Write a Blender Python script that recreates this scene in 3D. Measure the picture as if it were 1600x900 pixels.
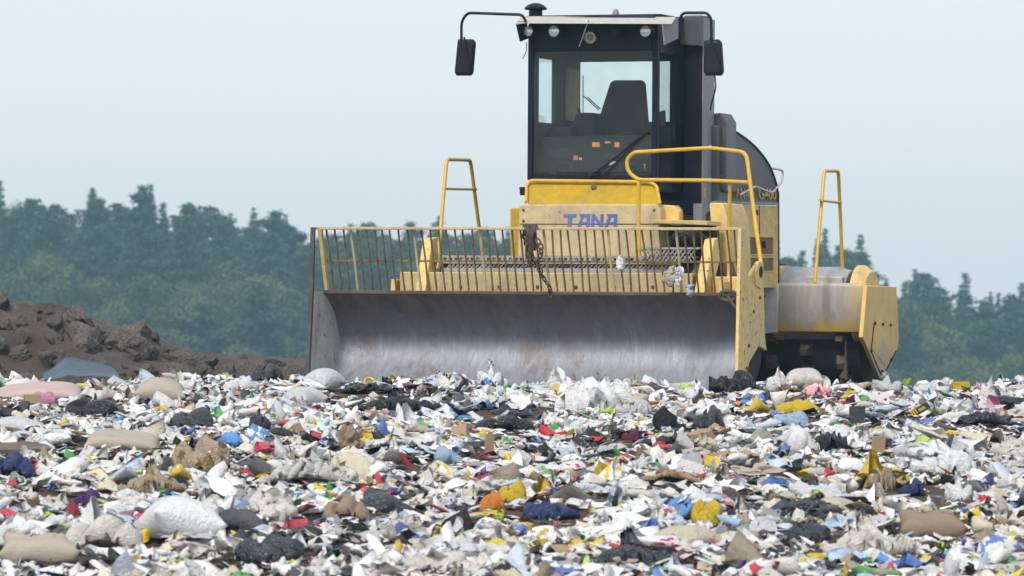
import bpy, bmesh, math, random
import numpy as np
from mathutils import Vector, Matrix, noise as mn

R = math.radians
for o in list(bpy.data.objects):
    bpy.data.objects.remove(o)
C = bpy.context.scene.collection
SC = bpy.context.scene
rnd = random.Random(7)
rng = np.random.default_rng(11)

# ------------------------------------------------------------------ camera, sky, sun, exposure
FPX, HC, HORIZ, ROLL = 7700.0, 1.0, 470.0, R(0.4)     # focal length in photo pixels, eye height, horizon row, roll
cam = bpy.data.cameras.new('camera'); cam_o = bpy.data.objects.new('camera', cam); C.objects.link(cam_o)
cam.sensor_width = 36; cam.lens = 36 * FPX / 1600; cam.shift_y = (HORIZ - 450) / 1600
cam.clip_start = 0.5; cam.clip_end = 5000
cam_o.location = (0, 0, HC)
cam_o.rotation_euler = (Matrix.Rotation(R(90), 3, 'X') @ Matrix.Rotation(ROLL, 3, 'Z')).to_euler()
cam.dof.use_dof = True; cam.dof.focus_distance = 50.5; cam.dof.aperture_fstop = 5.0
SC.camera = cam_o

SUN_EL, SUN_AZ = 48, 205          # azimuth: 180 is straight behind the camera, above 180 comes from the viewer's left
world = bpy.data.worlds.new('World'); SC.world = world; world.use_nodes = True
wn = world.node_tree; wn.nodes.clear()
wo = wn.nodes.new('ShaderNodeOutputWorld'); bg = wn.nodes.new('ShaderNodeBackground')
sky = wn.nodes.new('ShaderNodeTexSky'); sky.sky_type = 'NISHITA'; sky.sun_disc = False
sky.sun_elevation = R(SUN_EL); sky.sun_rotation = R(SUN_AZ)
sky.air_density = 1.0; sky.dust_density = 1.6; sky.ozone_density = 2.0
cl = wn.nodes.new('ShaderNodeMixRGB'); cl.inputs[0].default_value = 0.62          # thin overcast over the clear sky
cl.inputs[2].default_value = (9.0, 9.45, 10.15, 1)
wn.links.new(sky.outputs[0], cl.inputs[1]); wn.links.new(cl.outputs[0], bg.inputs[0]); wn.links.new(bg.outputs[0], wo.inputs[0])
bg.inputs[1].default_value = 0.084
sun = bpy.data.lights.new('sun', 'SUN'); sun_o = bpy.data.objects.new('sun', sun); C.objects.link(sun_o)
sun.energy = 2.1; sun.angle = R(12); sun.color = (1, .95, .87)
d = Vector((math.sin(R(SUN_AZ)) * math.cos(R(SUN_EL)), math.cos(R(SUN_AZ)) * math.cos(R(SUN_EL)), math.sin(R(SUN_EL))))
sun_o.rotation_euler = d.to_track_quat('Z', 'Y').to_euler()
SC.view_settings.view_transform = 'Standard'; SC.view_settings.look = 'None'
SC.view_settings.exposure = 0.47; SC.view_settings.gamma = 1
SC.render.engine = 'CYCLES'
SC.cycles.use_denoising = True
try: SC.cycles.denoiser = 'OPENIMAGEDENOISE'
except Exception: pass
SC.cycles.max_bounces = 6; SC.cycles.volume_bounces = 1; SC.cycles.transparent_max_bounces = 12
SC.cycles.caustics_reflective = False; SC.cycles.caustics_refractive = False

# ------------------------------------------------------------------ where things stand
YAW, DIST, X0 = R(20), 51.0, 0.114        # the compactor's yaw, the distance of its blade, and how far right it stands
cY, sY = math.cos(YAW), math.sin(YAW)
def unroll(px, py):
    x, y = px - 800, py - HORIZ
    return x * math.cos(ROLL) + y * math.sin(ROLL), -x * math.sin(ROLL) + y * math.cos(ROLL)
def at(px, py, Y):                        # a point of the place at distance Y
    x, y = unroll(px, py)
    return Vector((x / FPX * Y, Y, HC - y / FPX * Y))
def to_px(X, Y, Z):
    x, y = X / Y * FPX, (HC - Z) / Y * FPX
    return 800 + x * math.cos(ROLL) - y * math.sin(ROLL), HORIZ + x * math.sin(ROLL) + y * math.cos(ROLL)
def local(p):
    a, b = p.x - X0, p.y - DIST
    return Vector((a * cY - b * sY, a * sY + b * cY, p.z))
def pu(px, py, u):                        # compactor coordinates (across, back, up) on a plane of constant u
    dx = unroll(px, py)[0] / FPX
    return local(at(px, py, (u + X0 * cY - DIST * sY) / (dx * cY - sY)))
def pv(px, py, v):
    dx = unroll(px, py)[0] / FPX
    return local(at(px, py, (v + X0 * sY + DIST * cY) / (dx * sY + cY)))

# ------------------------------------------------------------------ mesh helpers
class MB:
    def __init__(s): s.v = []; s.f = []
    def add(s, vs, fs):
        n = len(s.v); s.v += [tuple(p) for p in vs]; s.f += [tuple(i + n for i in f) for f in fs]; return s
    def box(s, lo, hi):
        a, b = lo, hi
        vs = [(x, y, z) for x in (a[0], b[0]) for y in (a[1], b[1]) for z in (a[2], b[2])]
        return s.add(vs, [(0, 1, 3, 2), (4, 6, 7, 5), (0, 4, 5, 1), (2, 3, 7, 6), (0, 2, 6, 4), (1, 5, 7, 3)])
    def prism(s, pts, off):
        n = len(pts); off = Vector(off); a = [Vector(p) for p in pts]
        return s.add(a + [p + off for p in a], [tuple(range(n)), tuple(range(2 * n - 1, n - 1, -1))] + [(i, (i + 1) % n, n + (i + 1) % n, n + i) for i in range(n)])
    def tube(s, pts, r, n=8, r2=None, closed=False):
        pts = [Vector(p) for p in pts]; m = len(pts); up = None; rings = []
        for i, p in enumerate(pts):
            if closed: t = pts[(i + 1) % m] - pts[i - 1]
            else: t = pts[min(i + 1, m - 1)] - pts[max(i - 1, 0)]
            t.normalize()
            if up is None: up = t.orthogonal().normalized()
            else:
                up = up - t * up.dot(t)
                up = up.normalized() if up.length > 1e-6 else t.orthogonal().normalized()
            w = t.cross(up); rr = r if r2 is None else r + (r2 - r) * i / max(1, m - 1)
            rings.append([p + up * rr * math.cos(2 * math.pi * k / n) + w * rr * math.sin(2 * math.pi * k / n) for k in range(n)])
        vs = [q for ring in rings for q in ring]; fs = []
        for i in range(m if closed else m - 1):
            j = (i + 1) % m
            for k in range(n): fs.append((i * n + k, i * n + (k + 1) % n, j * n + (k + 1) % n, j * n + k))
        if not closed: fs += [tuple(range(n)), tuple(range((m - 1) * n, m * n))]
        return s.add(vs, fs)
    def lathe(s, prof, o, axis, n=20):         # prof: (radius, distance along the axis)
        axis = Vector(axis).normalized(); a = axis.orthogonal().normalized(); b = axis.cross(a); o = Vector(o); vs = []; fs = []
        for r, h in prof:
            for k in range(n):
                t = 2 * math.pi * k / n
                vs.append(o + axis * h + (a * math.cos(t) + b * math.sin(t)) * max(r, 1e-4))
        for i in range(len(prof) - 1):
            for k in range(n): fs.append((i * n + k, i * n + (k + 1) % n, (i + 1) * n + (k + 1) % n, (i + 1) * n + k))
        fs += [tuple(range(n)), tuple(range((len(prof) - 1) * n, len(prof) * n))]
        return s.add(vs, fs)
    def loft(s, sections):                     # closed outlines joined end to end
        n = len(sections[0]); vs = [p for sec in sections for p in sec]; fs = []
        for i in range(len(sections) - 1):
            for k in range(n): fs.append((i * n + k, i * n + (k + 1) % n, (i + 1) * n + (k + 1) % n, (i + 1) * n + k))
        fs += [tuple(range(n)), tuple(range((len(sections) - 1) * n, len(sections) * n))]
        return s.add(vs, fs)
    def build(s, name, mat, parent=None, bevel=0.0, angle=35):
        me = bpy.data.meshes.new(name); me.from_pydata(s.v, [], s.f)
        b = bmesh.new(); b.from_mesh(me); bmesh.ops.recalc_face_normals(b, faces=b.faces); b.to_mesh(me); b.free()
        me.shade_smooth(); me.set_sharp_from_angle(angle=R(angle)); me.materials.append(mat)
        o = bpy.data.objects.new(name, me); C.objects.link(o); o.parent = parent
        if bevel:
            m = o.modifiers.new('bevel', 'BEVEL'); m.width = bevel; m.segments = 2; m.limit_method = 'ANGLE'; m.angle_limit = R(40)
        return o
def np_mesh(name, v, f, mat, smooth=True):
    me = bpy.data.meshes.new(name); v = np.asarray(v, np.float32); f = np.asarray(f, np.int32)
    k = f.shape[1]
    me.vertices.add(len(v)); me.vertices.foreach_set('co', v.ravel())
    me.loops.add(f.size); me.loops.foreach_set('vertex_index', f.ravel())
    me.polygons.add(len(f)); me.polygons.foreach_set('loop_start', np.arange(0, f.size, k, dtype=np.int32))
    me.update(calc_edges=True)
    if smooth: me.shade_smooth()
    if mat: me.materials.append(mat)
    return me
def link(name, me, loc=(0, 0, 0), parent=None):
    o = bpy.data.objects.new(name, me); C.objects.link(o); o.location = loc; o.parent = parent; return o
def tag(o, label=None, cat=None, group=None, kind=None):
    if label: o['label'] = label
    if cat: o['category'] = cat
    if group: o['group'] = group
    if kind: o['kind'] = kind
    return o
def bez(pts, n=6):                             # smooth polyline (Catmull-Rom)
    P = [Vector(p) for p in pts]; P = [P[0] * 2 - P[1]] + P + [P[-1] * 2 - P[-2]]; out = []
    for i in range(1, len(P) - 2):
        for k in range(n):
            t = k / n; a, b, c, d_ = P[i - 1:i + 3]
            out.append(0.5 * ((2 * b) + (c - a) * t + (2 * a - 5 * b + 4 * c - d_) * t * t + (3 * b - a - 3 * c + d_) * t ** 3))
    return out + [P[-2]]
def rounded(pts, r, n=4):                      # a polyline with its corners rounded
    P = [Vector(p) for p in pts]; out = [P[0]]
    for i in range(1, len(P) - 1):
        a = (P[i - 1] - P[i]); b = (P[i + 1] - P[i]); q = min(r, a.length * .45, b.length * .45)
        a = P[i] + a.normalized() * q; b = P[i] + b.normalized() * q
        for k in range(n + 1):
            t = k / n; out.append(a * (1 - t) ** 2 + P[i] * 2 * t * (1 - t) + b * t * t)
    return out + [P[-1]]

# ------------------------------------------------------------------ materials
def new_mat(name):
    m = bpy.data.materials.new(name); m.use_nodes = True; nt = m.node_tree
    return m, nt, nt.nodes['Principled BSDF']
def nd(nt, t, **kw):
    n = nt.nodes.new(t)
    for k, v in kw.items(): setattr(n, k, v)
    return n
def tex_noise(nt, scale, detail=6, rough=.6, stretch=None, coord='Object', dist=0.0):
    tc = nd(nt, 'ShaderNodeTexCoord'); n = nd(nt, 'ShaderNodeTexNoise')
    n.inputs['Scale'].default_value = scale; n.inputs['Detail'].default_value = detail; n.inputs['Roughness'].default_value = rough; n.inputs['Distortion'].default_value = dist
    if stretch:
        mp = nd(nt, 'ShaderNodeMapping'); mp.inputs['Scale'].default_value = stretch
        nt.links.new(tc.outputs[coord], mp.inputs[0]); nt.links.new(mp.outputs[0], n.inputs['Vector'])
    else: nt.links.new(tc.outputs[coord], n.inputs['Vector'])
    return n.outputs['Fac']
def ramp(nt, src, lo, hi):
    r = nd(nt, 'ShaderNodeMapRange'); r.interpolation_type = 'SMOOTHSTEP'
    r.inputs[1].default_value = lo; r.inputs[2].default_value = hi
    nt.links.new(src, r.inputs[0]); return r.outputs[0]
def math_n(nt, op, a, b):
    m = nd(nt, 'ShaderNodeMath', operation=op)
    for i, x in enumerate((a, b)):
        if isinstance(x, (int, float)): m.inputs[i].default_value = x
        else: nt.links.new(x, m.inputs[i])
    return m.outputs[0]
def mix(nt, fac, a, b, mode='MIX'):
    m = nd(nt, 'ShaderNodeMixRGB', blend_type=mode)
    for i, x in enumerate((fac, a, b)):
        if isinstance(x, (int, float)): m.inputs[i].default_value = x
        elif isinstance(x, tuple): m.inputs[i].default_value = (*x[:3], 1)
        else: nt.links.new(x, m.inputs[i])
    return m.outputs[0]
def bump(nt, b, h, dist, strength=1.0):
    n = nd(nt, 'ShaderNodeBump'); n.inputs['Distance'].default_value = dist; n.inputs['Strength'].default_value = strength
    nt.links.new(h, n.inputs['Height']); nt.links.new(n.outputs[0], b.inputs['Normal'])
def paint(name, base, dirt=(.16, .12, .08), amt=.4, rough=.5, chips=(.09, .05, .03), chip=.0, metal=0.0, spec=.5):
    m, nt, b = new_mat(name)
    big = ramp(nt, tex_noise(nt, 2.2, 8, .65), .42, .75)
    st = ramp(nt, tex_noise(nt, 3.0, 6, .6, (6, 6, .6)), .48, .78)
    f = math_n(nt, 'MULTIPLY', math_n(nt, 'ADD', big, st), amt)
    col = mix(nt, math_n(nt, 'MINIMUM', f, .95), base, dirt)
    var = mix(nt, ramp(nt, tex_noise(nt, 9, 4, .7), .3, .7), (.86, .86, .86), (1.08, 1.08, 1.08))
    col = mix(nt, 1.0, col, var, 'MULTIPLY')
    if chip:
        c = ramp(nt, tex_noise(nt, 14, 8, .75), .66 - chip * .1, .70 - chip * .08)
        col = mix(nt, c, col, chips)
    nt.links.new(col, b.inputs['Base Color']); b.inputs['Roughness'].default_value = rough; b.inputs['Metallic'].default_value = metal
    b.inputs['Specular IOR Level'].default_value = spec
    bump(nt, b, tex_noise(nt, 30, 6, .7), .002)
    return m
M = {}
M['pale_yellow'] = paint('pale_yellow_paint', (.74, .52, .17), (.36, .29, .19), .48, .55, chip=.6)
M['plate_yellow'] = paint('grimy_yellow_plate', (.74, .53, .19), (.40, .33, .25), .62, .6, chip=.9)
M['deep_yellow'] = paint('deep_yellow_paint', (.50, .31, .005), (.26, .19, .06), .34, .45, chip=.2)
M['rail_yellow'] = paint('rail_yellow_paint', (.70, .42, .03), (.38, .26, .1), .2, .4, chip=.3)
M['tan_panel'] = paint('dusty_tan_panel', (.58, .45, .25), (.37, .30, .22), .6, .75, chip=.6)
M['dusty_beam'] = paint('dusty_yellow_beam', (.56, .44, .22), (.30, .24, .17), .62, .8, chip=.4)
M['screen'] = paint('rusty_yellow_bar', (.26, .16, .045), (.06, .038, .026), .8, .75, chip=1.2)
M['rust_edge'] = paint('rusty_steel', (.085, .055, .045), (.20, .15, .11), .4, .75)
M['dark_edge'] = paint('dark_steel_edge', (.055, .044, .044), (.16, .15, .15), .4, .7)
M['navy'] = paint('navy_black_paint', (.008, .010, .024), (.04, .038, .042), .10, .4, spec=.18)
M['black'] = paint('black_plastic', (.009, .009, .012), (.04, .036, .034), .2, .5, spec=.25)
M['soot_shade'] = paint('soot_shade_black_steel', (.010, .009, .008), (.035, .028, .022), .5, .85)  # black of sooty steel, also of plates standing in for dark gaps
M['hood_grey'] = paint('charcoal_hood_paint', (.060, .065, .074), (.16, .15, .14), .25, .45)
M['trim_grey'] = paint('grey_trim', (.26, .26, .28), (.22, .20, .18), .4, .5)
M['roof_light'] = paint('dusty_roof_edge', (.46, .44, .40), (.40, .36, .30), .3, .5)
M['seat_fabric'] = paint('black_seat_fabric', (.008, .009, .012), (.02, .02, .02), .2, .9, spec=.1)
M['interior'] = paint('grey_cab_lining', (.026, .028, .032), (.02, .05, .05), .3, .8)
M['interior_dark'] = paint('dark_cab_lining', (.008, .008, .010), (.034, .034, .034), .45, .8)
M['silver'] = paint('silver_tube', (.62, .63, .65), (.3, .28, .26), .2, .3, metal=.8)
M['tank_grey'] = paint('grey_tank_paint', (.34, .34, .36), (.22, .20, .19), .4, .55)
M['mesh_grey'] = paint('galvanised_mesh', (.36, .35, .34), (.25, .2, .15), .45, .6, metal=.3)
M['orange'] = paint('orange_plastic', (.80, .24, .01), (.3, .15, .05), .15, .45)
M['red_lens'] = paint('red_lamp_lens', (.62, .045, .02), (.3, .05, .03), .1, .25)
M['blue_letter'] = paint('blue_lettering', (.075, .13, .42), (.4, .35, .28), .22, .5)
M['yellow_letter'] = paint('yellow_lettering', (.68, .42, .04), (.3, .25, .15), .15, .5)
M['vent'] = paint('brown_vent_mesh', (.20, .145, .055), (.07, .055, .03), .5, .8)
def steel_blade():
    m, nt, b = new_mat('scoured_blade_steel')
    tc = nd(nt, 'ShaderNodeTexCoord'); sp = nd(nt, 'ShaderNodeSeparateXYZ'); nt.links.new(tc.outputs['Object'], sp.inputs[0])
    n1 = tex_noise(nt, 1.4, 8, .7); n2 = tex_noise(nt, 2.6, 9, .68, (2.2, 1, .8), dist=.35); n3 = tex_noise(nt, 7, 8, .72, (2.4, 1, .5), dist=.3)
    h = math_n(nt, 'ADD', sp.outputs[2], math_n(nt, 'MULTIPLY', math_n(nt, 'SUBTRACT', n1, .5), .85))
    low = ramp(nt, math_n(nt, 'ADD', h, math_n(nt, 'MULTIPLY', math_n(nt, 'SUBTRACT', n2, .5), -.75)), 1.0, .40)
    rustc = mix(nt, ramp(nt, n2, .35, .7), (.185, .155, .15), (.085, .066, .063))
    rustc = mix(nt, math_n(nt, 'MULTIPLY', ramp(nt, n1, .55, .68), .6), rustc, (.20, .11, .07))
    bare = mix(nt, ramp(nt, n3, .2, .8), (.20, .205, .23), (.33, .345, .385))
    bare = mix(nt, math_n(nt, 'MULTIPLY', ramp(nt, n2, .52, .78), .5), bare, (.46, .49, .55))
    bare = mix(nt, math_n(nt, 'MULTIPLY', ramp(nt, tex_noise(nt, 2.3, 8, .75), .52, .66), .6), bare, (.16, .12, .10))
    col = mix(nt, low, rustc, bare)
    nt.links.new(col, b.inputs['Base Color'])
    nt.links.new(math_n(nt, 'MULTIPLY', low, .35), b.inputs['Metallic']); b.inputs['Roughness'].default_value = .55
    bump(nt, b, math_n(nt, 'ADD', n2, math_n(nt, 'MULTIPLY', n3, .4)), .012)
    return m
M['blade'] = steel_blade()
M['side_plate_inner'] = paint('worn_pale_plate', (.66, .64, .60), (.24, .20, .17), .42, .6, chip=.7)
def drum_frame():
    m, nt, b = new_mat('dusty_grey_cross_plate')
    tc = nd(nt, 'ShaderNodeTexCoord'); sp = nd(nt, 'ShaderNodeSeparateXYZ'); nt.links.new(tc.outputs['Object'], sp.inputs[0])
    n1 = tex_noise(nt, 2.5, 8, .65); n2 = tex_noise(nt, 4, 6, .6, (5, 5, .4))
    g = mix(nt, ramp(nt, n2, .3, .8), (.47, .45, .41), (.34, .32, .29))
    y = mix(nt, ramp(nt, n1, .4, .65), (.66, .45, .07), (.40, .30, .12))
    f = ramp(nt, math_n(nt, 'ADD', sp.outputs[2], math_n(nt, 'MULTIPLY', math_n(nt, 'SUBTRACT', n1, .5), .5)), .90, .66)
    e = ramp(nt, math_n(nt, 'ADD', sp.outputs[0], math_n(nt, 'MULTIPLY', math_n(nt, 'SUBTRACT', n2, .5), .5)), 1.75, 2.05)
    col = mix(nt, math_n(nt, 'MAXIMUM', f, math_n(nt, 'MULTIPLY', e, .7)), g, y)
    nt.links.new(col, b.inputs['Base Color']); b.inputs['Roughness'].default_value = .6
    bump(nt, b, n2, .003)
    return m
M['drum_frame'] = drum_frame()
def end_plate():
    m, nt, b = new_mat('dusty_yellow_end_plate')
    tc = nd(nt, 'ShaderNodeTexCoord'); sp = nd(nt, 'ShaderNodeSeparateXYZ'); nt.links.new(tc.outputs['Object'], sp.inputs[0])
    n1 = tex_noise(nt, 2.6, 8, .65); n2 = tex_noise(nt, 9, 8, .7)
    y = mix(nt, ramp(nt, n1, .4, .7), (.78, .56, .19), (.66, .45, .13))
    f = ramp(nt, math_n(nt, 'ADD', sp.outputs[2], math_n(nt, 'MULTIPLY', math_n(nt, 'SUBTRACT', n1, .5), .9)), .62, .25)
    col = mix(nt, math_n(nt, 'MULTIPLY', f, .85), y, (.44, .37, .28))
    col = mix(nt, ramp(nt, n2, .68, .74), col, (.10, .06, .04))
    nt.links.new(col, b.inputs['Base Color']); b.inputs['Roughness'].default_value = .6
    return m
M['end_plate'] = end_plate()
def glass(name, tint, refl=.10):
    m, nt, b = new_mat(name); nt.nodes.remove(b); out = nt.nodes['Material Output']
    tr = nd(nt, 'ShaderNodeBsdfTransparent'); tr.inputs[0].default_value = (*tint, 1)
    gl = nd(nt, 'ShaderNodeBsdfGlossy'); gl.inputs['Roughness'].default_value = .03; gl.inputs[0].default_value = (.9, .96, 1, 1)
    fr = nd(nt, 'ShaderNodeFresnel'); fr.inputs[0].default_value = 1.5
    f = math_n(nt, 'ADD', math_n(nt, 'MULTIPLY', fr.outputs[0], .35), refl * .05)
    df = nd(nt, 'ShaderNodeBsdfDiffuse'); df.inputs[0].default_value = (.30, .33, .33, 1)         # dust on the pane
    du = nd(nt, 'ShaderNodeMixShader'); nt.links.new(math_n(nt, 'MULTIPLY', ramp(nt, tex_noise(nt, 3, 6, .7), .35, .8), .03), du.inputs[0])
    s = nd(nt, 'ShaderNodeMixShader'); nt.links.new(f, s.inputs[0]); nt.links.new(tr.outputs[0], s.inputs[1]); nt.links.new(gl.outputs[0], s.inputs[2])
    nt.links.new(s.outputs[0], du.inputs[1]); nt.links.new(df.outputs[0], du.inputs[2]); nt.links.new(du.outputs[0], out.inputs[0])
    return m
M['glass'] = glass('tinted_cab_glass', (.95, .985, .98))
M['lens'] = paint('clear_lamp_lens', (.80, .82, .84), (.4, .4, .4), .15, .12, metal=.5)
def plain(name, col, rough=.6, tex=12, var=.25, bumpd=.004):
    m, nt, b = new_mat(name)
    n = tex_noise(nt, tex, 7, .65)
    nt.links.new(mix(nt, ramp(nt, n, .3, .75), tuple(c * (1 - var) for c in col), tuple(min(1, c * (1 + var * .5)) for c in col)), b.inputs['Base Color'])
    b.inputs['Roughness'].default_value = rough; bump(nt, b, n, bumpd)
    return m

# ------------------------------------------------------------------ ground, valley, hillside
def sstep(a, b, x): t = np.clip((x - a) / (b - a), 0, 1); return t * t * (3 - 2 * t)
def fbm(x, y, s, seed=0): return mn.fractal(Vector((x * s + seed, y * s - seed, seed * .37)), .8, 2.1, 4)
def base_z(X, Y):
    """the tipped slope: flat where the compactor stands, falling gently towards the viewer"""
    z = -1.35 * float(sstep(51.5, 20, Y)) * .98
    z += 0.13 * math.exp(-((Y - 49.0) / 1.3) ** 2) * float(sstep(-3.4, -2.2, X) * sstep(4.6, 2.6, X))
    z -= .07 * float(sstep(51.5, 54, Y) * sstep(-2.5, -3, X))
    ye = 66 - 11 * float(sstep(2.8, 4.6, X)) if X > 0 else 66
    z -= 26 * float(sstep(ye, ye + 75, Y)) + .9 * float(sstep(ye - .2, ye + 4, Y))
    z -= 26 * float(sstep(16, 60, abs(X)))
    return z
def ground_z(X, Y):
    z = base_z(X, Y)
    k = math.exp(-max(0, Y - 66) / 10)
    return z + k * (.085 * fbm(X, Y, .33, 3.1) + .04 * fbm(X, Y, 1.1, 9.7))
def make_ground():
    xs = [-70, -55, -42, -32, -24, -18, -14] + list(np.arange(-11, 11.01, .22)) + [14, 18, 24, 32, 42, 55, 70]
    ys = [-12, -4, 4, 10, 15, 20, 24] + list(np.arange(27, 70, .28)) + [72, 75, 79, 84, 90, 98, 108, 120, 135, 150]
    v = [(x, y, ground_z(x, y)) for y in ys for x in xs]; n = len(xs)
    f = [(j * n + i, j * n + i + 1, (j + 1) * n + i + 1, (j + 1) * n + i) for j in range(len(ys) - 1) for i in range(n - 1)]
    m, nt, b = new_mat('brown_earth')
    n1 = tex_noise(nt, 1.2, 10, .7); n2 = tex_noise(nt, 14, 8, .75)
    c = mix(nt, ramp(nt, n1, .35, .65), (.075, .045, .030), (.135, .085, .055)); c = mix(nt, ramp(nt, n2, .45, .75), c, (.05, .036, .028))
    nt.links.new(c, b.inputs['Base Color']); b.inputs['Roughness'].default_value = .95; bump(nt, b, n2, .06)
    tag(link('ground', np_mesh('ground', v, f, m)), 'bare brown earth of the tip under and behind the rubbish', kind='structure')
make_ground()
SKY_PX = [(-300, 290), (0, 300), (45, 292), (100, 315), (150, 305), (240, 303), (300, 318), (340, 348), (400, 342), (450, 338), (500, 352), (640, 350), (720, 352), (800, 350), (1000, 355),
          (1215, 364), (1250, 376), (1290, 358), (1335, 368), (1390, 412), (1440, 432), (1480, 434), (1555, 426), (1600, 450), (1900, 480)]
def skyline(px): return float(np.interp(px, [a for a, b in SKY_PX], [b for a, b in SKY_PX]))
def valley_z(X, Y):
    px = 800 + X / max(Y, 200) * FPX
    top = HC - (skyline(px) - HORIZ) / FPX * 560           # treetop height along the far ridge
    back = top - 18.6
    z = -24 + (back + 24) * float(sstep(330, 560, Y)) if Y > 200 else -25.5
    z -= 14 * float(sstep(580, 780, Y))
    return z + .8 * mn.noise(Vector((X * .02, Y * .02, 0)))
def make_valley():
    xs = np.linspace(-420, 420, 64); ys = list(np.linspace(-160, 300, 14)) + list(np.linspace(315, 600, 26)) + list(np.linspace(630, 700, 5)); n = len(xs)
    v = [(x, y, valley_z(x, y)) for y in ys for x in xs]
    f = [(j * n + i, j * n + i + 1, (j + 1) * n + i + 1, (j + 1) * n + i) for j in range(len(ys) - 1) for i in range(n - 1)]
    tag(link('valley_floor', np_mesh('valley_floor', v, f, plain('forest_floor', (.045, .06, .025), .95, .2))), 'dark green forest floor rising beyond the tip', kind='structure')
make_valley()
hz = MB().box((-430, -170, -46), (430, 715, 17))
hm = bpy.data.materials.new('haze'); hm.use_nodes = True; hm.node_tree.nodes.clear()
ho = hm.node_tree.nodes.new('ShaderNodeOutputMaterial'); hv = hm.node_tree.nodes.new('ShaderNodeVolumePrincipled')
hv.inputs['Density'].default_value = .00046; hv.inputs['Color'].default_value = (.50, .82, 1, 1); hv.inputs['Anisotropy'].default_value = 0.0
hm.node_tree.links.new(hv.outputs[0], ho.inputs['Volume'])
tag(hz.build('haze', hm), 'thin bluish haze over the valley and forest', kind='stuff')

# ------------------------------------------------------------------ the soil mound and its clods
MOUND_PX = [(-200, 466), (0, 476), (60, 483), (120, 496), (165, 514), (210, 512), (240, 530), (275, 548), (330, 558), (420, 559), (480, 562), (540, 580), (600, 600)]
def mound_z(X, Y):
    px = 800 + X / 61.0 * FPX
    top = HC - (np.interp(px, [a for a, b in MOUND_PX], [b for a, b in MOUND_PX]) - HORIZ) / FPX * 61.5
    s = float(sstep(56.8, 61.5, Y) * sstep(68, 62.3, Y))
    k = .25 + .75 * min(1, max(0, top) / 1.0)
    rough = .20 * abs(fbm(X, Y, .8, 5.3)) + .16 * abs(fbm(X, Y, 2.2, 1.7)) + .10 * abs(fbm(X, Y, 4.5, 2.2))
    return -.25 + (top + .25) * s ** .8 + rough * k * (1 if s > 0 else 0) * (.35 if Y > 61 else 1) - .05
def make_mound():
    xs = np.arange(-12.5, -1.0, .11); ys = np.arange(56.4, 68.6, .11); n = len(xs)
    v = [(x, y, mound_z(x, y)) for y in ys for x in xs]
    f = [(j * n + i, j * n + i + 1, (j + 1) * n + i + 1, (j + 1) * n + i) for j in range(len(ys) - 1) for i in range(n - 1)]
    m, nt, b = new_mat('dug_soil'); n1 = tex_noise(nt, .9, 9, .7); n2 = tex_noise(nt, 16, 9, .8)
    c = mix(nt, ramp(nt, n1, .4, .62), (.105, .074, .060), (.170, .144, .128)); c = mix(nt, ramp(nt, n2, .50, .68), c, (.062, .046, .038))
    nt.links.new(c, b.inputs['Base Color']); b.inputs['Roughness'].default_value = .95; bump(nt, b, n2, .08)
    M['soil'] = m
    tag(link('soil_mound', np_mesh('soil_mound', v, f, m)), 'mound of dug brown soil and grey clay behind the rubbish', kind='structure')
make_mound()
def ico(level):
    b = bmesh.new(); bmesh.ops.create_icosphere(b, subdivisions=level, radius=1)
    v = np.array([q.co[:] for q in b.verts]); f = np.array([[x.index for x in q.verts] for q in b.faces]); b.free(); return v, f
ICO2, ICO3, ICO4 = ico(3), ico(4), ico(5)          # 162 / 642 / 2562 vertices
ICO1 = ico(2)
def folds(p, g, n, freq, amp):
    """sharp creases: triangle waves along random directions"""
    d = np.zeros(len(p))
    for k in range(n):
        w = g.normal(size=3); w /= np.linalg.norm(w)
        fq = freq * g.uniform(.6, 1.7); d += amp / (fq / freq) * (np.abs((p @ w * fq + g.uniform(0, 2)) % 2 - 1) ** 1.8 - .36)
    return d
def clod_mesh(seed):
    g = np.random.default_rng(seed); v, f = ICO3; v = v.copy()
    for k in range(16):                                  # broken faces
        w = g.normal(size=3); w /= np.linalg.norm(w); h = g.uniform(.45, .85); q = v @ w; v -= np.outer(np.maximum(0, q - h), w) * .92
    v *= (1 + folds(v, g, 4, 1.8, .12) + folds(v, g, 8, 7, .05) + g.normal(size=len(v)) * .008)[:, None]
    me = np_mesh('clod', v * np.array([1, .8, .72]), f, M['clay']); me.set_sharp_from_angle(angle=R(24)); return me
M['clay'] = plain('grey_clay', (.185, .162, .146), .95, 9, .5, .06)
clods = [clod_mesh(100 + i) for i in range(12)]
for (px, py, r, lab) in [(207, 524, .30, 'big flat-faced grey clay clod at the low end of the soil mound'), (10, 506, .36, 'huge rounded clay lump on the mound at the edge of the photo'),
                         (137, 528, .28, 'rounded grey clod midway down the soil mound front'), (118, 552, .25, 'squat clay clod low on the mound above the blue tarpaulin'),
                         (80, 505, .30, 'broad crumbly clay lump below the brown mound top'), (178, 538, .20, 'dark clod beside the big flat-faced clay clod'),
                         (228, 548, .20, 'small clod below the big flat-faced clay clod')]:
    Y = 59.6 if py > 510 else 60.4
    p = at(px, py, Y); o = link('clay_clod', clods[rnd.randrange(12)], p); o.rotation_euler = (rnd.uniform(-.5, .5), rnd.uniform(-.5, .5), rnd.uniform(0, 6)); o.scale = [r * rnd.uniform(.85, 1.15) for _ in 'abc']
    tag(o, lab, 'clod', 'clay clods on the soil mound')
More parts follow.
